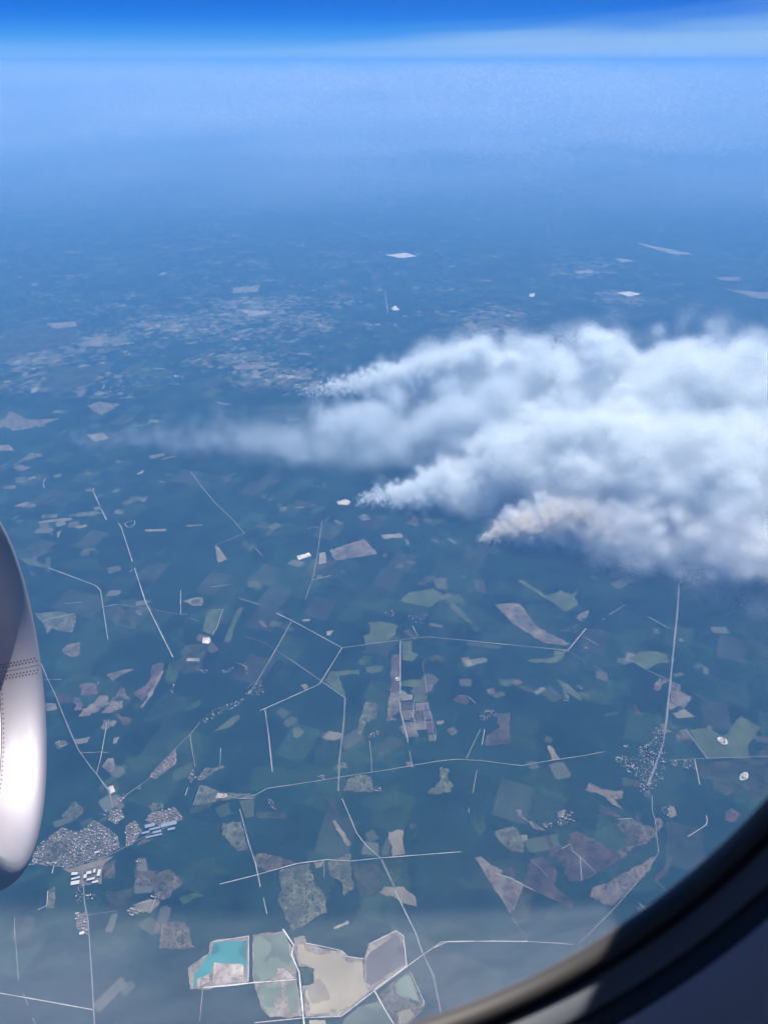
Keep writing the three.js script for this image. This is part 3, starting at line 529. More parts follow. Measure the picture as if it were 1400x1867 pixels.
road('thin', 'E', [-90, 232, 0, 210, 60, 175, 300, 140, 480, 110, 740, 70, 880, 45, 1000, 25, 1100, 15, 1250, 25, 1400, 45], 1.7, 'curving main road across the centre', 'road', 'road');
road('thin', 'C', [0, 1035, 60, 1040, 100, 1032, 210, 1012, 400, 985, 510, 962], 1.8, 'right arm of the main road rising to the village', 'road', 'road');
road('road', 'C', [912, -66, 915, 0, 905, 180, 885, 380, 865, 580, 845, 780, 825, 920, 780, 1049, 740, 1150], 4.6, 'wide pale highway running up into the smoke', 'highway', 'highway');
track('C', [232, 402, 305, 410, 405, 288], 2.0, 'bent white track at the point of the long mauve wedge');
track('C', [530, 215, 618, 160], 1.2, 'short slanting track above the fan shaped field');
track('C', [395, 338, 470, 380], 1.1, 'short track sloping down right of the bent white track');
track('C', [740, 222, 855, 290], 1.1, 'thin track sloping down to the wide highway');
track('C', [305, 412, 390, 465], 0.8, 'faint dotted track below the bent white track', 'thin');
track('C', [445, 495, 495, 522], 0.9, 'very short faint track in the right forest', 'thin');
track('C', [650, 462, 740, 518, 860, 575, 925, 605], 1.0, 'thin track along the fan shaped field to the highway');
track('C', [945, 838, 1065, 1000], 1.3, 'pale lane between the brownish corner and the very large field');
road('thin', 'C', [860, 1012, 1065, 1000, 1400, 990, 1450, 985], 1.4, 'level road from the village to the right edge', 'road', 'road');
track('C', [875, 750, 903, 780], 0.9, 'short pale lane at the pointed field');
track('C', [985, 640, 1055, 675], 0.9, 'short faint track right of the highway fields', 'thin');
track('F', [997, 15, 1025, 155], 2.0, 'white lane hanging from the level road');
track('D', [1298, 232, 1360, 470, 1400, 590, 1425, 715], 2.1, 'upright firebreak track beside the drab tan field');
track('E', [40, 770, 60, 860, 82, 968], 1.9, 'white track down to the grey green lake');
track('D', [1298, 232, 1385, 228], 1.3, 'short level lane at the top of the firebreak track');
track('D', [1095, 165, 1058, 268], 1.5, 'white lane on the left edge of the long tan wedge');
track('D', [1030, 170, 1015, 215], 1.4, 'very short white lane left of the long tan wedge');
road('road', 'D', [460, 480, 455, 640, 465, 800, 485, 900, 495, 1049, 505, 1200, 520, 1470], 2.5, 'grey road leaving the big town to the south', 'road', 'road');
road('road', 'D', [390, 600, 560, 560, 680, 500, 830, 420, 960, 372], 1.6, 'grey street along the lower side of the town quarters', 'road', 'road');
track('D', [150, 592, 310, 580], 1.4, 'white lane from the engine side into the big town');
track('D', [302, 585, 288, 640], 2.0, 'short white lane hanging from the big town');
track('D', [265, 735, 260, 815, 210, 840], 2.0, 'bright hooked lane left of the south road');
track('D', [85, 880, 80, 1010], 1.0, 'faint upright lane below the engine', 'thin');
track('D', [460, 870, 640, 845], 1.0, 'thin level lane right of the south road', 'thin');
track('D', [730, 815, 850, 785], 1.2, 'lane between the two hamlets below the brown clearing');
track('D', [860, 760, 825, 850], 1.4, 'short steep lane at the hamlet below the brown clearing');
road('track', 'D', [1200, 700, 1400, 650, 1461, 632, 1631, 585, 1791, 565, 1921, 573, 2091, 555, 2521, 522], 2.3, 'lower white road running level across the centre', 'road', 'road');
track('E', [1218, 25, 1195, 130, 1185, 200], 1.6, 'dotted white lane below the right arm of the main road');
track('E', [1162, 280, 1162, 310], 1.2, 'tiny white lane left of the two lobed clearing');
track('E', [372, 565, 372, 665], 1.2, 'short lane hanging from the lower white road');
track('F', [960, 440, 1060, 375, 1066, 350, 1060, 322], 2.4, 'bright hooked track near the window frame');
track('F', [580, 343, 658, 340], 2.1, 'short bright level track on the brown heath field');
track('F', [270, 505, 320, 480, 330, 520, 372, 550, 380, 680], 1.5, 'winding pale track down the largest grey brown field');
track('F', [372, 550, 460, 640], 1.0, 'thin branch lane in the largest grey brown field');
road('thin', 'F', [765, 215, 765, 300, 780, 340, 790, 440, 800, 530], 1.6, 'thin south road below the village', 'road', 'road');
road('cut', 'F', [800, 530, 700, 670, 550, 840, 370, 1020], 2.8, 'pale firebreak slanting down to the window frame', 'firebreak', 'firebreak');
track('F', [-90, 640, 0, 668, 60, 705, 125, 735], 1.6, 'pale path across the mauve triangular field');
track('F', [60, 705, 5, 840], 1.0, 'thin path down the right of the mauve triangular field');
track('F', [0, 880, 85, 1010], 0.9, 'faint path down to the end of the lower right road', 'thin');
road('track', 'F', [-425, 1047, -350, 1013, -100, 1011, 0, 1012, 85, 1013], 2.6, 'level white road right of the pits', 'road', 'road');
track('F', [85, 1013, 250, 1022, 340, 1030], 1.2, 'dotted end of the level white road');
track('F', [690, 800, 745, 850], 1.8, 'short bright lane above the window seal');
track('F', [780, 675, 860, 750], 0.9, 'faint short lane above the window seal', 'thin');
track('F', [100, 560, 200, 660], 0.9, 'thin lane in the grey brown field with a tail');
track('P', [-10, 1810, 60, 1822, 170, 1842], 2.0, 'white lane in the bottom left corner');
track('P', [28, 1690, 35, 1790, 70, 1880], 1.0, 'thin upright lane in the bottom left corner', 'thin');
track('K', [4, 260, 14, 345], 1.4, 'pale upright line in the far haze');
track('G', [975, 310, 1030, 385, 1100, 470, 1180, 545, 1250, 625, 1095, 690], 1.0, 'thin bent track right of the triangle field');
track('G', [1305, 700, 1340, 740], 1.0, 'very short track far right of the triangle field');
track('G', [1075, 900, 1190, 885], 1.1, 'short level track above the slanting olive strip');
track('G', [925, 915, 922, 985], 1.1, 'tiny upright track above the level lane');
track('G', [235, 345, 222, 370, 230, 395], 1.4, 'short curved path at the left in the thin smoke');
road('track', 'G', [637, 575, 660, 565, 690, 560, 690, 578, 668, 595, 650, 592, 637, 575], 1.5, 'sandy ring shaped track beside the longest white track', 'forest_track', 'track');
road('track', 'Q', [1400, 198, 1285, 200, 1205, 255, 975, 425, 820, 545, 650, 552, 420, 575], 2.6, 'white quarry road along the foot of the pits', 'quarry_road', 'road');
road('bank', 'Q', [550, 140, 600, 215, 590, 260, 625, 340, 645, 550, 650, 600], 4.0, 'wide white quarry road between the grey green and beige lakes', 'quarry_road', 'road');
road('bank', 'Q', [180, 412, 300, 402, 405, 390, 615, 374], 3.2, 'white quarry road under the turquoise lake', 'quarry_road', 'road');
road('bank', 'Q', [975, 428, 1020, 510, 1075, 600], 3.0, 'white quarry road down past the olive pond', 'quarry_road', 'road');
road('track', 'Q', [178, 420, 165, 570], 1.0, 'thin lane hanging from the turquoise lake', 'forest_track', 'track');
road('bank', 'Q', [655, 205, 720, 218, 822, 240, 850, 268, 925, 278], 1.8, 'white track along the top of the beige lake', 'quarry_road', 'road');
road('bank', 'Q', [945, 212, 1075, 148, 1108, 172, 1124, 310, 975, 418], 1.4, 'white track round the grey mauve lake', 'quarry_road', 'road');
road('bank', 'Q', [215, 202, 392, 172, 390, 385], 1.6, 'white track round the top of the turquoise lake', 'quarry_road', 'road');
road('bank', 'Q', [1140, 338, 1205, 480, 1195, 500], 1.1, 'thin white track right of the green triangular pond', 'quarry_road', 'road');
for (const [n, label] of [[[235, 505, 300, 462, 420, 425, 530, 385], 'pale street along the top of the big town'], [[330, 575, 430, 535, 560, 490, 655, 455], 'pale street through the middle of the big town'], [[380, 600, 500, 560, 600, 525], 'pale street near the lower edge of the big town'], [[470, 470, 465, 540, 455, 600], 'pale street down the middle of the big town'], [[530, 360, 560, 440, 600, 530], 'pale street slanting down the right of the big town'], [[400, 425, 430, 500, 450, 560], 'pale street slanting down the left of the big town'], [[182, 585, 215, 530, 245, 470], 'pale street at the left end of the big town']]) road('road', 'D', n, 1.1, label, 'street', 'street');
for (const [n, label] of [[[545, 990, 640, 1010, 790, 1000, 860, 1012], 'pale street across the highway village'], [[620, 1040, 700, 1060, 800, 1050], 'lower pale street of the highway village'], [[700, 950, 720, 1010, 735, 1110, 720, 1180], 'pale street down the left of the highway village']]) road('road', 'C', n, 1.0, label, 'street', 'street');

// ---------------------------------------------------------------- houses, sheds and works
function gable(w, d, h, roof, wall) {
  const e = h * 1.55, o = 0.6, a = w / 2, b = d / 2, pos = [], col = [];
  const quad = (c, ...p) => { for (const i of p.length === 4 ? [0, 1, 2, 0, 2, 3] : [0, 1, 2]) { pos.push(...p[i]); col.push(...c); } };
  quad(wall, [-a, 0, b], [a, 0, b], [a, h, b], [-a, h, b]); quad(wall, [a, 0, -b], [-a, 0, -b], [-a, h, -b], [a, h, -b]);
  quad(wall, [a, 0, b], [a, 0, -b], [a, h, -b], [a, h, b]); quad(wall, [a, h, b], [a, h, -b], [a, e, 0]);
  quad(wall, [-a, 0, -b], [-a, 0, b], [-a, h, b], [-a, h, -b]); quad(wall, [-a, h, -b], [-a, h, b], [-a, e, 0]);
  quad(roof, [-a - o, h - 0.3, b + o], [a + o, h - 0.3, b + o], [a + o, e + 0.2, 0], [-a - o, e + 0.2, 0]);
  quad(roof, [a + o, h - 0.3, -b - o], [-a - o, h - 0.3, -b - o], [-a - o, e + 0.2, 0], [a + o, e + 0.2, 0]);
  const g = new THREE.BufferGeometry();
  g.setAttribute('position', new THREE.Float32BufferAttribute(pos, 3)); g.setAttribute('color', new THREE.Float32BufferAttribute(col, 3)); g.computeVertexNormals();
  return g;
}
const houseMaterial = new THREE.MeshPhysicalMaterial({ vertexColors: true, roughness: 0.9, metalness: 0, specularIntensity: 0.3 });
const wallTone = [0.36, 0.3, 0.22], kinds = [gable(17, 12, 5, [0.2, 0.11, 0.075], wallTone), gable(20, 13, 5.5, [0.22, 0.165, 0.12], wallTone), gable(16, 13, 4.5, [0.12, 0.11, 0.105], wallTone), gable(22, 14, 6, [0.36, 0.32, 0.26], wallTone)];
const treeShape = (() => { const g = new THREE.IcosahedronGeometry(1, 1), p = g.attributes.position; for (let i = 0; i < p.count; i++) { const k = 0.75 + 0.5 * hash(Math.round(p.getX(i) * 50), Math.round(p.getY(i) * 50), Math.round(p.getZ(i) * 50)); p.setXYZ(i, p.getX(i) * k, p.getY(i) * k * 0.9 + 0.8, p.getZ(i) * k); } g.computeVertexNormals(); return g; })();
const inside = (p, poly) => { let c = false; for (let i = 0, j = poly.length - 1; i < poly.length; j = i++) if ((poly[i].z > p.z) !== (poly[j].z > p.z) && p.x < (poly[j].x - poly[i].x) * (p.z - poly[i].z) / (poly[j].z - poly[i].z) + poly[i].x) c = !c; return c; };
function scatter(at, numbers, count, apart, seed, hole) {
  const poly = outline(at, numbers), rnd = random(seed), spots = [], b = new THREE.Box3().setFromPoints(poly), gap = hole && outline(at, hole);
  for (let k = 0; k < count * 60 && spots.length < count; k++) {
    const p = new THREE.Vector3(lerp(b.min.x, b.max.x, rnd()), 0, lerp(b.min.z, b.max.z, rnd())), jitter = rnd() - 0.5;
    if (apart > 15) {   // houses stand in rows along streets that bend a little
      const c = Math.cos(0.33), s = Math.sin(0.33), u = p.x * c + p.z * s, bend = 110 * (noise2(p.x / 190, p.z / 190, 8) - 0.5), v = Math.round((-p.x * s + p.z * c + bend) / 40) * 40 - bend + 17 * jitter;
      p.x = u * c - v * s; p.z = u * s + v * c;
    }
    if (!inside(p, poly) || (gap && inside(p, gap)) || spots.some((q) => Math.hypot(q.x - p.x, q.z - p.z) < apart)) continue;
    p.turn = 0.35 + Math.floor(rnd() * 2) * 1.571 + (rnd() - 0.5) * 0.9; p.kind = Math.floor(rnd() * 4); p.size = 0.66 + rnd() * 0.55; spots.push(p);
  }
  return spots;
}
const townUp = 22 - H;
const plot = new THREE.Object3D(), prototypes = kinds.map((g) => { const m = new THREE.Mesh(g, houseMaterial); m.castShadow = m.receiveShadow = true; return m; });
let housesBuilt = 0;
function place(p, label, group) {
  const h = prototypes[p.kind].clone();
  h.name = numbered('house'); h.position.set(p.x, townUp, p.z); h.rotation.y = p.turn; h.scale.setScalar(p.size);
  scene.add(tag(h, label, 'house', group)); housesBuilt++;
}
function massed(name, spots, label, category) {        // houses past the first three hundred, too many and too small to tell apart
  const parts = spots.map((p) => { plot.position.set(p.x, townUp, p.z); plot.rotation.y = p.turn; plot.scale.setScalar(p.size); plot.updateMatrix(); return kinds[p.kind].clone().applyMatrix4(plot.matrix); });
  if (parts.length) tag(mesh(name, mergeGeometries(parts), houseMaterial), label, category, null, 'stuff');
}
function gardens(at, numbers, count, seed, label) {
  const spots = scatter(at, numbers, count, 10, seed), m = new THREE.InstancedMesh(treeShape, new THREE.MeshStandardMaterial({ color: lin(0.028, 0.05, 0.022), roughness: 1 }), spots.length);
  spots.forEach((p, i) => { plot.position.set(p.x, townUp, p.z); plot.rotation.y = p.turn * 3; plot.scale.setScalar(5 + 6 * (p.size - 0.66)); plot.updateMatrix(); m.setMatrixAt(i, plot.matrix); });
  m.name = numbered('garden_trees'); scene.add(tag(m, label, 'trees', null, 'stuff'));
}
const townShape = [240, 465, 340, 395, 430, 420, 520, 350, 580, 390, 640, 430, 660, 500, 560, 550, 440, 590, 380, 610, 180, 588, 185, 530];
const town = scatter('D', townShape, 560, 21, 5, [240, 580, 240, 480, 300, 462, 370, 470, 375, 520, 315, 580]);
town.sort((a, b) => b.z - a.z);
town.slice(0, 215).forEach((p) => place(p, 'small pale roofed house packed into the lower half of the big town below the engine', 'houses of the big town'));
massed('town_houses', town.slice(215), 'closely packed pale and terracotta roofs in the upper half of the big town', 'houses');
gardens('D', townShape, 620, 8, 'dark garden trees between the houses of the big town');
const hamlet = (at, n, count, apart, seed, label, group) => scatter(at, n, count, apart, seed).forEach((p) => place(p, label, group));
hamlet('D', [415, 860, 480, 850, 485, 980, 425, 940], 44, 22, 11, 'pale house in the long hamlet on the road south of the big town', 'houses of the southern hamlet');
hamlet('D', [415, 720, 450, 720, 460, 800, 415, 810], 16, 22, 12, 'pale house in the small group below the white works yards', 'houses below the works yards');
hamlet('D', [470, 760, 530, 755, 535, 780, 475, 785], 7, 24, 13, 'pale house right of the south road below the works yards', 'houses right of the south road');
hamlet('D', [695, 850, 730, 825, 790, 850, 785, 875, 720, 870], 18, 24, 14, 'pale house in the hamlet at the lower left end of the tan land', 'houses of the lower hamlet');
const village = (at, n, count, apart, seed, label) => massed('village_houses', scatter(at, n, count, apart, seed), label, 'houses');
village('D', [600, 300, 660, 285, 680, 330, 640, 375, 600, 350], 46, 22, 21, 'roofs of the small quarter north of the big town');
village('D', [690, 380, 740, 350, 775, 400, 730, 480, 690, 500], 60, 22, 22, 'roofs of the middle quarter right of the big town');
village('D', [800, 350, 830, 310, 960, 280, 1005, 345, 890, 380], 90, 22, 23, 'roofs of the right quarter of the big town');
village('D', [820, 110, 920, 10, 965, -40, 965, 40, 850, 125], 100, 20, 24, 'white and terracotta roofs of the triangular roadside village');
village('D', [820, 770, 880, 745, 870, 790], 9, 24, 25, 'roofs of the farm below the large brown clearing');
village('D', [1025, 120, 1060, 75, 1075, 120, 1045, 155], 20, 24, 26, 'roofs left of the drab land with sheds');
village('D', [1080, 130, 1120, 65, 1135, 70, 1100, 135], 10, 24, 27, 'roofs on the drab land above the long tan wedge');
village('D', [650, 235, 690, 200, 690, 225, 660, 260], 12, 22, 28, 'roofs where the grey road enters the big town from above');
village('D', [740, 180, 775, 165, 775, 180, 745, 190], 4, 24, 29, 'few white roofs on the thin grey road above the town');
village('D', [740, 570, 770, 550, 775, 575, 745, 580], 4, 24, 30, 'few roofs alone in the wood right of the big town');
village('D', [550, 320, 590, 290, 590, 325, 560, 325], 6, 24, 45, 'few roofs left of the small northern quarter');
village('A', [1105, 780, 1150, 745, 1200, 725, 1340, 670, 1310, 712, 1200, 762, 1120, 822], 64, 23, 31, 'roofs strung along the grey diagonal road');
village('A', [1350, 610, 1420, 560, 1440, 600, 1440, 660, 1345, 660], 46, 24, 32, 'roofs at the upper end of the strung out village');
village('A', [1075, 520, 1110, 512, 1138, 518, 1130, 542], 10, 26, 33, 'group of white roofs at the left of the forest hamlet row');
village('A', [1180, 530, 1285, 500, 1285, 515, 1240, 540], 16, 26, 34, 'group of white roofs in the middle of the forest hamlet row');
village('A', [1290, 480, 1360, 485, 1370, 545, 1345, 548, 1340, 510], 20, 26, 35, 'group of white roofs at the right of the forest hamlet row');
village('A', [930, 600, 958, 598, 942, 645, 934, 640], 6, 26, 36, 'few white roofs below the dull green field');
village('A', [305, 920, 330, 905, 360, 908, 370, 930, 330, 945], 20, 24, 37, 'roofs of the hamlet at the road junction');
village('A', [565, 800, 600, 790, 632, 800, 628, 825, 590, 832], 10, 26, 38, 'white sheds on the lowest brown heath patch');
village('A', [610, 710, 660, 690, 640, 740, 615, 740], 9, 26, 39, 'farm roofs on the pale heath clearing');
village('A', [515, 570, 545, 520, 575, 560, 540, 610], 8, 26, 40, 'scattered roofs above the brown heath patches');
village('B', [1215, 770, 1240, 735, 1290, 735, 1318, 765, 1260, 800, 1225, 790], 34, 24, 41, 'roofs of the farm hamlet right of the chequered fields');
village('B', [615, 880, 645, 850, 680, 852, 680, 872, 625, 895], 16, 26, 42, 'white walls and roofs of the farm in the centre');
village('B', [695, 210, 745, 190, 762, 230, 720, 228], 14, 28, 43, 'white roofs below the thin smoke left of the faint village');
village('B', [800, 240, 850, 210, 945, 205, 910, 265, 860, 268], 30, 28, 44, 'faint grey roofs of the village below the thin smoke');
village('C', [540, 985, 600, 980, 690, 1000, 690, 945, 760, 910, 790, 850, 830, 835, 840, 1010, 825, 1110, 800, 1150, 745, 1190, 695, 1190, 700, 1120, 640, 1080, 600, 1050], 250, 24, 51, 'white roofs of the village at the foot of the wide highway');
village('C', [760, 850, 800, 832, 825, 835, 825, 870, 770, 868], 14, 24, 52, 'roofs left of the highway just above its village');
village('C', [870, 1025, 905, 1015, 900, 1045, 875, 1045], 12, 24, 53, 'small group of roofs right of the highway village');
village('C', [935, 1012, 1000, 1010, 998, 1065, 935, 1055], 28, 23, 54, 'second group of roofs on the level road right of the village');
village('C', [270, 295, 360, 268, 350, 320, 280, 312], 18, 26, 55, 'white roofs inside the crook of the bent white track');
village('C', [492, 240, 512, 232, 518, 255, 500, 258], 4, 26, 56, 'few white roofs right of the mauve lens field');
village('C', [395, 400, 438, 396, 430, 412, 398, 410], 5, 26, 57, 'few white roofs below the bent white track');
village('C', [340, 605, 380, 600, 380, 622, 345, 615], 7, 26, 58, 'white sheds right of the thin green strip field');
village('C', [275, 685, 300, 655, 335, 680, 320, 690], 7, 26, 59, 'sheds left of the lower end of the green strip');
village('C', [598, 935, 630, 930, 635, 942, 605, 945], 4, 26, 60, 'pale sheds alone left of the highway village');
village('F', [795, 292, 860, 268, 875, 290, 850, 325], 18, 24, 61, 'white roofs of the farm below the highway village');
village('F', [240, 365, 275, 330, 340, 295, 338, 360, 262, 385], 30, 24, 62, 'white sheds scattered in the right forest');
village('F', [165, 370, 212, 368, 215, 385, 175, 390], 9, 24, 63, 'sheds at the lower end of the winding mauve clearing');
village('E', [60, 240, 80, 230, 118, 290, 95, 296], 14, 24, 64, 'white roofs below the left end of the main road');
village('E', [338, 112, 372, 98, 374, 125, 345, 125], 6, 26, 65, 'few white roofs on the main road');
village('E', [628, 185, 660, 165, 692, 186, 660, 198], 10, 26, 66, 'white roofs under the drab mottled field');
village('E', [1210, 20, 1235, 18, 1230, 40, 1215, 45], 4, 26, 67, 'few roofs where the dotted lane leaves the main road');
village('H', [300, 490, 360, 480, 440, 515, 390, 540, 280, 530], 70, 34, 71, 'far village of pale roofs left of the middle smoke');
village('H', [250, 600, 290, 600, 370, 622, 340, 642, 255, 620], 60, 34, 72, 'far roofs left of the white sand pit');
village('H', [60, 560, 155, 565, 150, 590, 110, 610, 70, 575], 40, 34, 73, 'far roofs at the left of the straight grey road');
village('H', [690, 772, 790, 767, 798, 784, 705, 792], 36, 32, 74, 'pale roofs of the village under the smoke source');
village('H', [315, 742, 345, 728, 376, 735, 370, 746], 14, 32, 75, 'pale roofs crossing the straight grey road');
village('H', [465, 962, 500, 955, 505, 968, 480, 972], 7, 30, 76, 'few white roofs right of the short white lane');
village('J', [320, 682, 360, 667, 440, 676, 400, 698, 372, 712], 70, 55, 77, 'white halls of the far works on the left');
village('J', [0, 762, 40, 705, 100, 732, 205, 730, 160, 752, 60, 768], 170, 50, 78, 'pale roofs of the far town at the left edge');
village('G', [285, 130, 330, 95, 340, 100, 300, 135], 24, 45, 79, 'far white roofs under the left end of the smoke');
village('G', [560, 115, 640, 95, 640, 108, 580, 135], 24, 45, 80, 'far white roofs in the left smoke');

// long halls of the works
function hall(at, x, y, long, wide, turn, tone, label, group) {
  const [x0, y0, s] = SHEETS[at], p = ground(x0 + x / s, y0 + y / s);
  const o = new THREE.Group(); o.name = numbered('warehouse'); o.position.set(p.x, townUp, p.z); o.rotation.y = turn; scene.add(o);
  const wall = new THREE.BoxGeometry(long, 8, wide).translate(0, 4, 0), bays = [];
  const n = Math.max(2, Math.round(wide / 18));
  for (let k = 0; k < n; k++) { const g = gable(long, wide / n - 0.4, 3.6, tone, tone); bays.push(g.translate(0, 8.02, (k + 0.5) * wide / n - wide / 2)); }
  mesh('wall', wall, hallWall, o); mesh('roof', mergeGeometries(bays), houseMaterial, o);
  tag(o, label, 'warehouse', group);
}
const hallWall = new THREE.MeshStandardMaterial({ color: lin(0.3, 0.3, 0.3), roughness: 0.8 });
const slate = [0.17, 0.18, 0.2], white = [0.4, 0.37, 0.32];
hall('D', 822, 382, 150, 60, 0.28, slate, 'grey long shed, leftmost of the upper row beside the right town quarter', 'grey sheds');
hall('D', 850, 398, 170, 34, 0.28, slate, 'grey narrow shed below the leftmost upper shed', 'grey sheds');
hall('D', 926, 374, 240, 70, 0.28, slate, 'largest grey shed, topmost at the right end of the town', 'grey sheds');
hall('D', 940, 400, 110, 40, 0.28, slate, 'small grey shed under the largest grey shed', 'grey sheds');
hall('D', 862, 416, 130, 40, 0.28, slate, 'grey shed in the middle of the shed rows', 'grey sheds');
hall('D', 845, 438, 250, 30, 0.28, slate, 'longest thin grey shed, lowest of the rows', 'grey sheds');
hall('D', 800, 420, 120, 34, 0.28, slate, 'grey shed at the left end of the shed rows', 'grey sheds');
hall('D', 535, 527, 70, 28, 0.3, white, 'white hall among the houses of the big town', 'white halls');
hall('D', 412, 645, 90, 42, 0.1, white, 'white hall at the upper left corner of the works yards', 'white halls');
hall('D', 418, 670, 120, 26, 0.3, white, 'white hall in the middle of the left works yard', 'white halls');
hall('D', 415, 695, 120, 60, 0.2, white, 'square white hall at the lower left of the works yards', 'white halls');
hall('D', 490, 640, 70, 44, 0.2, white, 'white hall at the top of the right works yard', 'white halls');
hall('D', 520, 630, 60, 30, 1.7, white, 'upright white hall in the right works yard', 'white halls');
hall('D', 545, 640, 40, 110, 0.12, white, 'white hall along the right edge of the works yards', 'white halls');
hall('D', 500, 675, 110, 30, 0.25, white, 'white hall at the lower middle of the right works yard', 'white halls');
hall('D', 525, 690, 80, 30, 0.25, white, 'white hall at the bottom of the right works yard', 'white halls');
hall('D', 470, 660, 40, 60, 0.2, white, 'small white hall on the road through the works yards', 'white halls');
hall('D', 452, 970, 60, 40, 0.2, white, 'white hall at the lower end of the southern hamlet', 'white halls');

// fenced compounds: a loop of white sand bank with dark halls inside
function compound(at, cx, cy, rx, ry, tilt, label, halls) {
  const [x0, y0, s] = SHEETS[at], n = 26, ring = [], o = new THREE.Group(), c = ground(x0 + cx / s, y0 + cy / s);
  o.name = numbered('fenced_compound'); scene.add(o); o.position.copy(c).setY(-H);
  for (let i = 0; i < n; i++) { const a = i / n * 6.283, k = 0.92 + 0.16 * hash(i, cx, 3), u = rx * Math.cos(a) * k, v = ry * Math.sin(a) * k; ring.push(ground(x0 + (cx + u * Math.cos(tilt) - v * Math.sin(tilt)) / s, y0 + (cy + u * Math.sin(tilt) + v * Math.cos(tilt)) / s).sub(c)); }
  const pos = [], nor = [], uv = [], index = [];
  for (let i = 0; i <= n; i++) { const p = ring[i % n]; for (const k of [1, 0.5]) { pos.push(p.x * k, 24, p.z * k); nor.push(0, 1, 0); uv.push(p.x * k, p.z * k); } if (i) { const q = i * 2; index.push(q - 2, q - 1, q, q - 1, q + 1, q); } }
  const g = new THREE.BufferGeometry(); g.setAttribute('position', new THREE.Float32BufferAttribute(pos, 3)); g.setAttribute('normal', new THREE.Float32BufferAttribute(nor, 3)); g.setAttribute('uv', new THREE.Float32BufferAttribute(uv, 2)); g.setIndex(index);
  mesh('sand_bank', g, M.bright, o);
  const rnd = random(cx + 5);
  for (let k = 0; k < halls; k++) { const p = ring[Math.floor(rnd() * n)].clone().multiplyScalar(0.55 * rnd()), h = new THREE.Mesh(kinds[k % 2 ? 2 : 3], houseMaterial); h.name = 'hall'; h.position.set(p.x, 20, p.z); h.rotation.y = rnd() * 3; h.scale.setScalar(1.6 + rnd()); h.castShadow = true; o.add(h); }
  tag(o, label, 'compound');
}
compound('C', 1150, 907, 31, 17, 0.5, 'white oval fenced compound standing in the very large olive field', 7);
compound('F', 1266, 112, 27, 20, -0.7, 'white walled farm compound right of the highway village', 6);
compound('B', 771, 569, 11, 11, 0, 'small white ring beside the white straight track', 1);

// ---------------------------------------------------------------- smoke of the forest fires: flakes of ash and vapour, lit and shaded as they lie
function flakes(count, size, seed) {
  const rnd = random(seed), pos = [], gauss = () => (rnd() + rnd() + rnd() - 1.5) * 1.1;
  for (let k = 0; k < count; k++) {
    const c = new THREE.Vector3(gauss(), gauss(), gauss()), a = new THREE.Vector3(gauss(), gauss(), gauss()).normalize(), b = new THREE.Vector3(gauss(), gauss(), gauss()).cross(a).normalize(), s = size * (0.6 + 0.8 * rnd());
    const q = a.clone().multiplyScalar(s), r = b.clone().multiplyScalar(s);
    for (const [u, v] of [[-0.6, -0.35], [0.6, -0.35], [0, 0.7]]) pos.push(c.x + q.x * u + r.x * v, c.y + q.y * u + r.y * v, c.z + q.z * u + r.z * v);
  }
  const g = new THREE.BufferGeometry();
  g.setAttribute('position', new THREE.Float32BufferAttribute(pos, 3)); g.computeVertexNormals();
  return g;
}
const puff = flakes(2600, 0.036, 3), wisp = flakes(1600, 0.021, 4), veil = flakes(1000, 0.014, 5);
const smokeMaterial = (r, g, b) => new THREE.MeshPhysicalMaterial({ color: lin(r, g, b), roughness: 1, metalness: 0, specularIntensity: 0, transmission: 0.5, thickness: 0, side: THREE.DoubleSide });
const air = (px, py, up) => ground(px, py, up);
function billow(name, parent, geometry, spine, amount, material, seed, { rough = 0.95, soft = 0.8, fineness = 0.145, swell = 1, least = 14 } = {}) {
  // spine: [x, y, height, radius in sheet units, weight] from the source downwind; between them the smoke swells
  const rnd = random(seed), nodes = spine.map(([x, y, up, r, w = 1]) => { const c = air(x, y, up); return { c, r: swell * r * slant(c) / FOCAL, w }; });
  const seg = [];
  let total = 0;
  for (let i = 0; i < nodes.length - 1; i++) { const a = nodes[i], b = nodes[i + 1], v = a.c.distanceTo(b.c) * (a.r + b.r) * (a.w + b.w); total += v; seg.push(total); }
  const m = new THREE.InstancedMesh(geometry, material, amount), o = new THREE.Object3D(), p = new THREE.Vector3();
  let n = 0;
  for (let tries = 0; n < amount && tries < amount * 16; tries++) {
    const pick = rnd() * total; let i = 0; while (seg[i] < pick) i++;
    const a = nodes[i], b = nodes[i + 1], t = rnd(), r = lerp(a.r, b.r, t);
    if (r < Math.max(a.r, b.r) * Math.pow(rnd(), 0.5) * 0.6) continue;
    const th = rnd() * 6.283, ph = Math.acos(2 * rnd() - 1), k = Math.cbrt(rnd()) * 1.25;
    p.set(Math.sin(ph) * Math.cos(th), Math.cos(ph) * 0.85, Math.sin(ph) * Math.sin(th)).multiplyScalar(r * k).addScaledVector(a.c, 1 - t).addScaledVector(b.c, t);
    const s = 1 / (Math.min(r, 1100) * 0.75), f = fbm3(p.x * s + seed * 3.1, p.y * s * 1.2, p.z * s + 50, 4), big = fbm3(p.x / 2600 + seed, p.y / 2600, p.z / 2600, 2);
    const d = 1 - k + rough * (f - 0.52) * 2 + 0.5 * (big - 0.5);
    if (d < 0 || rnd() > Math.min(1, d / soft)) continue;
    if (p.y < -H + 15) continue;
    o.position.copy(p); o.rotation.set(rnd() * 6.28, rnd() * 6.28, rnd() * 6.28);
    o.scale.setScalar(Math.max(least, Math.min(r, 1400) * fineness * (0.7 + 0.7 * rnd())));
    o.updateMatrix(); m.setMatrixAt(n++, o.matrix);
  }
  m.count = n; m.name = name; m.castShadow = m.receiveShadow = true; m.userData.kind = 'stuff';
  parent.add(m);
}
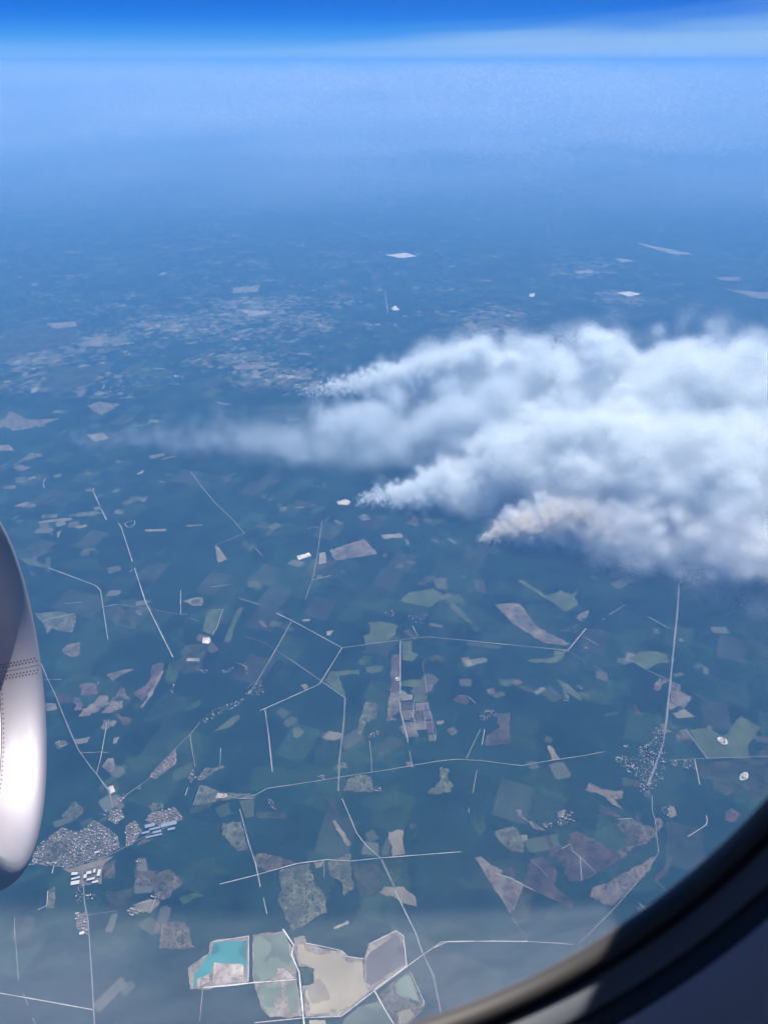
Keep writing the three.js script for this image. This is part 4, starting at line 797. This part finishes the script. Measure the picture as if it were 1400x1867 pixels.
function plume(name, spine, amount, tones, seed, label, thin = 0.4, options = {}) {
  const o = new THREE.Group(), material = smokeMaterial(...tones);
  o.name = numbered(name); scene.add(tag(o, label, 'smoke', null, 'stuff'));
  if (amount) billow('billows', o, puff, spine, amount, material, seed, options);
  if (thin) billow('wisps', o, options.sheer ? veil : wisp, spine, Math.round(thin), material, seed + 40, { rough: 1.15, soft: 1.1, fineness: 0.21, swell: amount ? 1.25 : 1, least: 60, ...options });
}
plume('smoke_plume', [[544, 719, 40, 6], [560, 716, 120, 11], [590, 710, 250, 18], [640, 702, 420, 26], [700, 695, 650, 34], [770, 690, 850, 44], [850, 680, 1100, 58], [950, 690, 1350, 72], [1050, 700, 1550, 86], [1150, 705, 1700, 94], [1250, 715, 1800, 100], [1360, 735, 1800, 104], [1480, 745, 1800, 108], [1620, 755, 1800, 112]], 6200, [0.90, 0.925, 0.91], 1, 'long white upper smoke plume drifting right from its pointed left end', 3600, { rough: 1.35 });
plume('smoke_plume', [[645, 923, 22, 5], [656, 917, 67, 11], [675, 908, 135, 19], [705, 902, 240, 28], [760, 896, 390, 38], [820, 884, 540, 50], [890, 862, 690, 66], [960, 855, 825, 82], [1050, 858, 937, 96], [1150, 868, 1012, 108], [1250, 880, 1087, 118], [1360, 900, 1125, 126], [1480, 915, 1125, 130], [1620, 930, 1125, 130]], 6600, [0.90, 0.925, 0.91], 2, 'broad middle smoke plume rising from beside the white sand pit', 4000, { rough: 1.35 });
plume('smoke_plume', [[873, 986, 22, 5], [884, 982, 88, 10], [905, 974, 198, 18], [930, 962, 330, 25], [965, 964, 418, 30], [1010, 956, 506, 36], [1060, 958, 572, 40], [1110, 962, 620, 40]], 3600, [0.86, 0.81, 0.72], 3, 'small dense tan grey smoke puff, lowest of the plumes, billowing at its left end', 900, { rough: 1.3 });
plume('smoke_plume', [[860, 790, 595, 36], [920, 780, 680, 50], [1000, 780, 765, 66], [1100, 785, 850, 80], [1200, 795, 935, 90], [1320, 810, 1020, 96], [1460, 820, 1020, 100], [1620, 830, 1020, 100]], 2600, [0.90, 0.925, 0.91], 4, 'merged smoke bank between the upper and the middle plume at the right edge', 2000);
plume('smoke_veil', [[120, 806, 60, 24], [200, 808, 120, 34], [300, 804, 220, 44], [380, 800, 320, 48], [460, 802, 420, 60], [540, 806, 520, 70], [620, 808, 600, 80], [700, 806, 680, 84], [790, 800, 760, 84], [880, 790, 820, 80]], 0, [0.78, 0.84, 0.85], 5, 'thin bluish veil of smoke trailing in from the far left', 2000, { soft: 1.3, rough: 1.6, fineness: 0.2, sheer: true });
plume('smoke_veil', [[600, 760, 450, 34], [680, 768, 600, 56], [760, 775, 700, 74], [850, 778, 800, 84], [940, 778, 900, 84]], 0, [0.8, 0.84, 0.84], 6, 'grey blue smoke filling the gap between the upper and middle plumes', 2200, { soft: 1.3, rough: 1.6, fineness: 0.2 });
plume('smoke_plume', [[930, 950, 380, 30], [1000, 945, 480, 50], [1080, 950, 560, 64], [1180, 965, 640, 78], [1280, 985, 720, 86], [1380, 1005, 760, 88], [1500, 1020, 760, 88]], 2200, [0.9, 0.9, 0.88], 7, 'soft pale smoke sinking along the lower edge of the bank at the right', 2600, { soft: 1.2, rough: 1.3, sheer: true });
// whitish summer haze lying over the far plain, thicker the farther one looks through it
{
  const rnd = random(91), gauss = () => Math.max(-1.25, Math.min(1.25, (rnd() + rnd() + rnd() - 1.5) * 1.1));
  const drift = (count, size) => {
    const pos = [];
    for (let k = 0; k < count; k++) {
      const c = [gauss(), gauss() * 0.13, gauss()], a = new THREE.Vector3(gauss(), gauss(), gauss()).normalize().multiplyScalar(size), b = new THREE.Vector3(gauss(), gauss(), gauss()).cross(a).normalize().multiplyScalar(size);
      for (const [u, v] of [[-0.6, -0.35], [0.6, -0.35], [0, 0.7]]) pos.push(c[0] + a.x * u + b.x * v, c[1] + a.y * u + b.y * v, c[2] + a.z * u + b.z * v);
    }
    const g = new THREE.BufferGeometry(); g.setAttribute('position', new THREE.Float32BufferAttribute(pos, 3)); g.computeVertexNormals(); return g;
  };
  const white = smokeMaterial(0.82, 0.84, 0.86), o = new THREE.Object3D();
  const bank = (name, near, far, low, high, count, flakesEach, grainSize, S, label) => {
    const m = new THREE.InstancedMesh(drift(flakesEach, grainSize / S), white, count);
    for (let k = 0; k < count; k++) {
      const d = lerp(near, far, Math.pow(rnd(), 0.62)), x = (rnd() * 2 - 1) * (d * 0.56 + 9000);
      o.position.set(x, -H + lerp(low, high, rnd()), -d); o.rotation.set(0, rnd() * 6.28, 0); o.scale.setScalar(S); o.updateMatrix(); m.setMatrixAt(k, o.matrix);
    }
    m.name = numbered(name); scene.add(tag(m, label, 'haze', null, 'stuff'));
  };
  bank('distant_haze', 54000, 94000, 500, 2600, 850, 2300, 17, 6000, 'thin pale haze over the plain behind the smoke');
  bank('distant_haze', 90000, 186000, 500, 3250, 1200, 2600, 50, 6000, 'thick pale haze hiding the far end of the plain');
  bank('haze_cloud', 62000, 186000, 3600, 9900, 2400, 2900, 45, 6000, 'pale band of haze along the whole horizon under the blue sky');
}

// ---------------------------------------------------------------- the engine beside the window
{
  const C = new THREE.Vector3(-2.101, -2.85, -3.06), axis = new THREE.Vector3(0.9593, -0.004, -0.2823).normalize();
  const engine = new THREE.Group(); engine.name = 'jet_engine';
  engine.position.copy(C);
  const across = new THREE.Vector3().crossVectors(axis, new THREE.Vector3(0, 1, 0)).normalize(), up = new THREE.Vector3().crossVectors(across, axis);
  // in the engine's own axes: x forward, y up, z towards the cabin
  engine.quaternion.setFromRotationMatrix(new THREE.Matrix4().makeBasis(axis, up, across));
  scene.add(tag(engine, 'polished silver jet engine cowling with rivet rows, cut by the left edge', 'jet engine'));
  const skinNoise = grain(256, (x, y) => { const a = tile(x, y, 5, 5, 91), b = tile(x, y * 0.2, 40, 3, 95), v = 0.64 + 0.16 * (a - 0.5) + 0.14 * (b - 0.5); return [v, v, v]; });
  skinNoise.colorSpace = THREE.NoColorSpace;
  const lipMetal = new THREE.MeshPhysicalMaterial({ color: lin(0.29, 0.275, 0.30), metalness: 0.8, roughness: 1, roughnessMap: skinNoise });
  const cowlPaint = new THREE.MeshPhysicalMaterial({ color: lin(0.62, 0.61, 0.63), metalness: 0.3, roughness: 0.34 });
  const barrelPaint = new THREE.MeshPhysicalMaterial({ color: lin(0.62, 0.56, 0.59), roughness: 0.5 });
  const dark = new THREE.MeshStandardMaterial({ color: lin(0.015, 0.013, 0.016), roughness: 0.6 }), fanMetal = new THREE.MeshStandardMaterial({ color: lin(0.2, 0.2, 0.21), metalness: 0.9, roughness: 0.35 });
  const turn = (pts, seg = 200) => new THREE.LatheGeometry(pts.map(([r, x]) => new THREE.Vector2(r, x)), seg).rotateZ(-Math.PI / 2);
  const skin = (x) => 0.93 - 0.1 * Math.sqrt(Math.max(0, 1 - ((x + 0.15) / 0.24) ** 2));       // the throat side of the lip
  const outer = Array.from({ length: 17 }, (_, i) => { const a = i / 16 * Math.PI / 2; return [0.93 + 0.09 * Math.cos(a), 0.0 + 0.09 * Math.sin(a)]; });
  const inner = Array.from({ length: 30 }, (_, i) => { const x = lerp(0.0895, -0.1445, Math.pow((i + 1) / 30, 1.3)); return [skin(x), x]; });
  mesh('inlet_lip', turn([[1.0235, -0.147], [1.0225, -0.05], ...outer, ...inner]), lipMetal, engine);
  mesh('cowl', turn([[0.78, -3.4], [0.95, -2.9], [1.05, -2.2], [1.075, -1.4], [1.06, -0.7], [1.033, -0.25], [1.0245, -0.1515], [1.018, -0.1505]]), cowlPaint, engine);
  mesh('inlet_barrel', turn([[0.8265, -0.1485], [0.8285, -0.1495], [0.826, -0.3], [0.82, -0.6], [0.84, -0.98]], 160), barrelPaint, engine);
  mesh('seam', turn([[0.836, -0.1435], [0.836, -0.151]]), dark, engine);
  const blades = [];
  for (let k = 0; k < 24; k++) { const b = new THREE.BoxGeometry(0.02, 0.56, 0.17).rotateY(0.75).translate(-0.92, 0.5, 0).rotateX(k / 24 * 6.2832); blades.push(b); }
  mesh('fan', mergeGeometries(blades), fanMetal, engine);
  mesh('spinner', turn([[0.22, -0.9], [0.16, -0.72], [0.08, -0.6], [0.0, -0.55]], 48), fanMetal, engine);
  // rivets on the throat side, at x along the engine and an angle round it
  const at = (x, deg, out) => { const a = THREE.MathUtils.degToRad(deg), r = skin(x) - out; return new THREE.Vector3(x, r * Math.sin(a), r * Math.cos(a)); };
  const rivets = [], spot = (x, deg, r = 0.0045) => {
    const p = at(x, deg, 0.0004), slope = (skin(x + 0.002) - skin(x - 0.002)) / 0.004, n = at(x, deg, 1).sub(at(x, deg, 0)).add(new THREE.Vector3(slope, 0, 0)).normalize();
    const g = new THREE.CylinderGeometry(r, r * 1.1, 0.0016, 10); g.applyQuaternion(new THREE.Quaternion().setFromUnitVectors(new THREE.Vector3(0, 1, 0), n)); rivets.push(g.translate(p.x, p.y, p.z));
  };
  const seamAt = -144.8;
  for (const d of [-3.1, -1.9, 1.9, 3.1]) for (let k = 0; k < 11; k++) spot(-0.118 + k * 0.0185 + (Math.abs(d) > 2.5 ? 0 : 0.008), seamAt + d);
  for (let k = 0; k < 34; k++) spot(-0.134, seamAt + 5.2 + k * 2.1, 0.004);
  for (let k = 0; k < 30; k++) spot(-0.134, seamAt - 5.2 - k * 2.1, 0.004);
  tag(mesh('rivets', mergeGeometries(rivets), dark, engine), null, null, null, 'stuff');
  const line = []; for (let k = 0; k <= 24; k++) line.push(at(-0.143 + k * 0.0095, seamAt, 0.0002));
  mesh('panel_joint', new THREE.TubeGeometry(new THREE.CatmullRomCurve3(line), 60, 0.0011, 5), dark, engine);
}

// ---------------------------------------------------------------- the cabin window and its wall
{
  const cabin = new THREE.Group(); cabin.name = 'cabin_window_wall';
  cabin.rotation.y = HEADING;                       // own axes: x forward, y up, -z out of the window
  scene.add(tag(cabin, 'grey cabin wall with the dark sealed rounded window the view is seen through', 'aircraft window'));
  const WIN = { a: 0.1455, b: 0.1843, n: 2.213, x: 0.0493, y: -0.0902 };
  const rim = (t, cx = WIN.x) => { const c = Math.cos(t), s = Math.sin(t); return new THREE.Vector2(cx + WIN.a * Math.sign(c) * Math.pow(Math.abs(c), 2 / WIN.n), WIN.y + WIN.b * Math.sign(s) * Math.pow(Math.abs(s), 2 / WIN.n)); };
  const N = 240, line = Array.from({ length: N }, (_, i) => rim(i / N * 2 * Math.PI));
  const normals = line.map((p, i) => { const q = line[(i + 1) % N].clone().sub(line[(i + N - 1) % N]); return new THREE.Vector2(q.y, -q.x).normalize(); });
  const sweep = (profile, closed = true) => {        // profile: [outwards from the rim, distance out of the cabin]
    const pos = [], index = [], m = profile.length;
    for (let i = 0; i <= N; i++) for (const [e, d] of profile) { const p = line[i % N], q = normals[i % N]; pos.push(p.x + q.x * e, p.y + q.y * e, -d); }
    for (let i = 0; i < N; i++) for (let k = 0; k < m - 1; k++) { const a = i * m + k, b = a + m; index.push(a, a + 1, b, b, a + 1, b + 1); }
    const g = new THREE.BufferGeometry(); g.setAttribute('position', new THREE.Float32BufferAttribute(pos, 3)); g.setIndex(index); g.computeVertexNormals();
    return g;
  };
  const rubber = new THREE.MeshPhysicalMaterial({ color: lin(0.012, 0.014, 0.022), roughness: 0.38, side: THREE.DoubleSide });
  const lipRubber = new THREE.MeshPhysicalMaterial({ color: lin(0.035, 0.031, 0.029), roughness: 0.6, side: THREE.DoubleSide });
  const ridgePlastic = new THREE.MeshPhysicalMaterial({ color: lin(0.10, 0.105, 0.12), roughness: 0.42, side: THREE.DoubleSide });
  const panelGrain = grain(256, (x, y) => { const v = 0.9 + 0.14 * (tile(x, y, 60, 2, 111) - 0.5); return [v, v, v]; }); panelGrain.repeat.set(8, 8);
  const panelPlastic = new THREE.MeshPhysicalMaterial({ color: lin(0.38, 0.35, 0.385), roughness: 0.6, side: THREE.DoubleSide });
  mesh('seal_lip', sweep([[0.0012, 0.1262], [-0.0012, 0.1245], [-0.0014, 0.1215], [-0.0004, 0.1195], [0.0014, 0.1188], [0.0030, 0.1196]]), lipRubber, cabin);
  mesh('outer_seal', sweep([[0.0031, 0.1196], [0.0034, 0.1222], [0.0052, 0.1225], [0.0056, 0.1180]]), rubber, cabin);
  mesh('reveal_ring', sweep([[0.0057, 0.1180], [0.0062, 0.1150], [0.0074, 0.1120], [0.0088, 0.1112]]), ridgePlastic, cabin);
  mesh('inner_seal', sweep([[0.0089, 0.1113], [0.0094, 0.1140], [0.0108, 0.1138], [0.0112, 0.1075], [0.0118, 0.1050]]), rubber, cabin);
  mesh('inner_panel', sweep([[0.0119, 0.1050], [0.0126, 0.1022], [0.0142, 0.1], [0.018, 0.0955], [0.035, 0.079], [0.07, 0.058], [0.12, 0.047], [0.20, 0.044]]), panelPlastic, cabin);
  const pane = new THREE.Shape(line.map((p, i) => p.clone().addScaledVector(normals[i], 0.0008)));
  // the scratch pane is scuffed by years of sleeves, which the sun shows up
  const scratches = grain(512, (x, y) => { const v = 0.93 + 1.3 * (tile(x, y, 3, 5, 131) - 0.5) + 0.35 * (tile(x * 0.25, y, 60, 2, 137) - 0.5); return [v, v, v]; });
  scratches.colorSpace = THREE.NoColorSpace; scratches.repeat.set(4, 4);
  const paneMesh = mesh('window_pane', new THREE.ShapeGeometry(pane), new THREE.MeshPhysicalMaterial({ color: lin(1, 1, 1), transmission: 1, thickness: 0, roughness: 0.29, roughnessMap: scratches, ior: 1.5, side: THREE.DoubleSide }), cabin);
  paneMesh.position.z = -0.1248;
  // the fuselage round it: skin with a row of windows, crown and belly, cabin floor
  const skinWhite = new THREE.MeshPhysicalMaterial({ color: lin(0.82, 0.82, 0.82), roughness: 0.35, side: THREE.DoubleSide });
  mesh('outer_frame', sweep([[0.030, 0.1290], [0.06, 0.1320], [0.2, 0.1350]]), rubber, cabin);
  // the rounded opening of the outer skin: its upper forward corner shades the pane from the high sun
  const hood = new THREE.Shape([[-6, 0.2], [-0.1, 0.165], [0.02, 0.11], [0.1, 0.066], [0.195, 0.03], [0.235, -0.06], [0.27, -0.16], [0.34, -0.39], [0.37, -0.8], [6, -0.8], [6, 0.3], [-6, 0.3]].map(([x, y]) => new THREE.Vector2(x, y)));
  const plates = [new THREE.ExtrudeGeometry(hood, { depth: 0.004, bevelEnabled: false }).translate(0, 0, -0.227), new THREE.BoxGeometry(6, 0.2, 0.004).translate(-3, -0.75, -0.225)].map((g) => g.index ? g.toNonIndexed() : g);
  for (let k = -11; k < -1; k++) plates.push(new THREE.BoxGeometry(0.245, 0.75, 0.004).translate(WIN.x + (k + 0.5) * 0.533, -0.3, -0.2256).toNonIndexed());
  mesh('window_belt', mergeGeometries(plates), skinWhite, cabin);
  const shell = (a0, a1, name, mat) => {              // arcs of the round body, angles from straight out of the window, upwards positive
    const pos = [], index = [], n = 40, cz = 1.80, cy = -0.08, r = 1.968;
    for (let i = 0; i <= n; i++) { const a = lerp(a0, a1, i / n); for (const x of [-6, 6]) pos.push(x, cy + r * Math.sin(a), cz - r * Math.cos(a)); if (i) { const q = i * 2; index.push(q - 2, q - 1, q, q - 1, q + 1, q); } }
    const g = new THREE.BufferGeometry(); g.setAttribute('position', new THREE.Float32BufferAttribute(pos, 3)); g.setIndex(index); g.computeVertexNormals();
    mesh(name, g, mat, cabin);
  };
  shell(0.21, 3.0, 'crown', skinWhite); shell(-0.36, -2.98, 'belly', skinWhite);
  mesh('cabin_floor', new THREE.BoxGeometry(11.9, 0.04, 3.2).translate(0, -1.25, 1.8), new THREE.MeshStandardMaterial({ color: lin(0.2, 0.2, 0.24), roughness: 0.9 }), cabin);
  for (const x of [-6, 6]) mesh('bulkhead', new THREE.CylinderGeometry(1.95, 1.95, 0.04, 48).rotateZ(Math.PI / 2).translate(x, -0.25, 1.8), panelPlastic, cabin);
}

renderer.render(scene, camera);
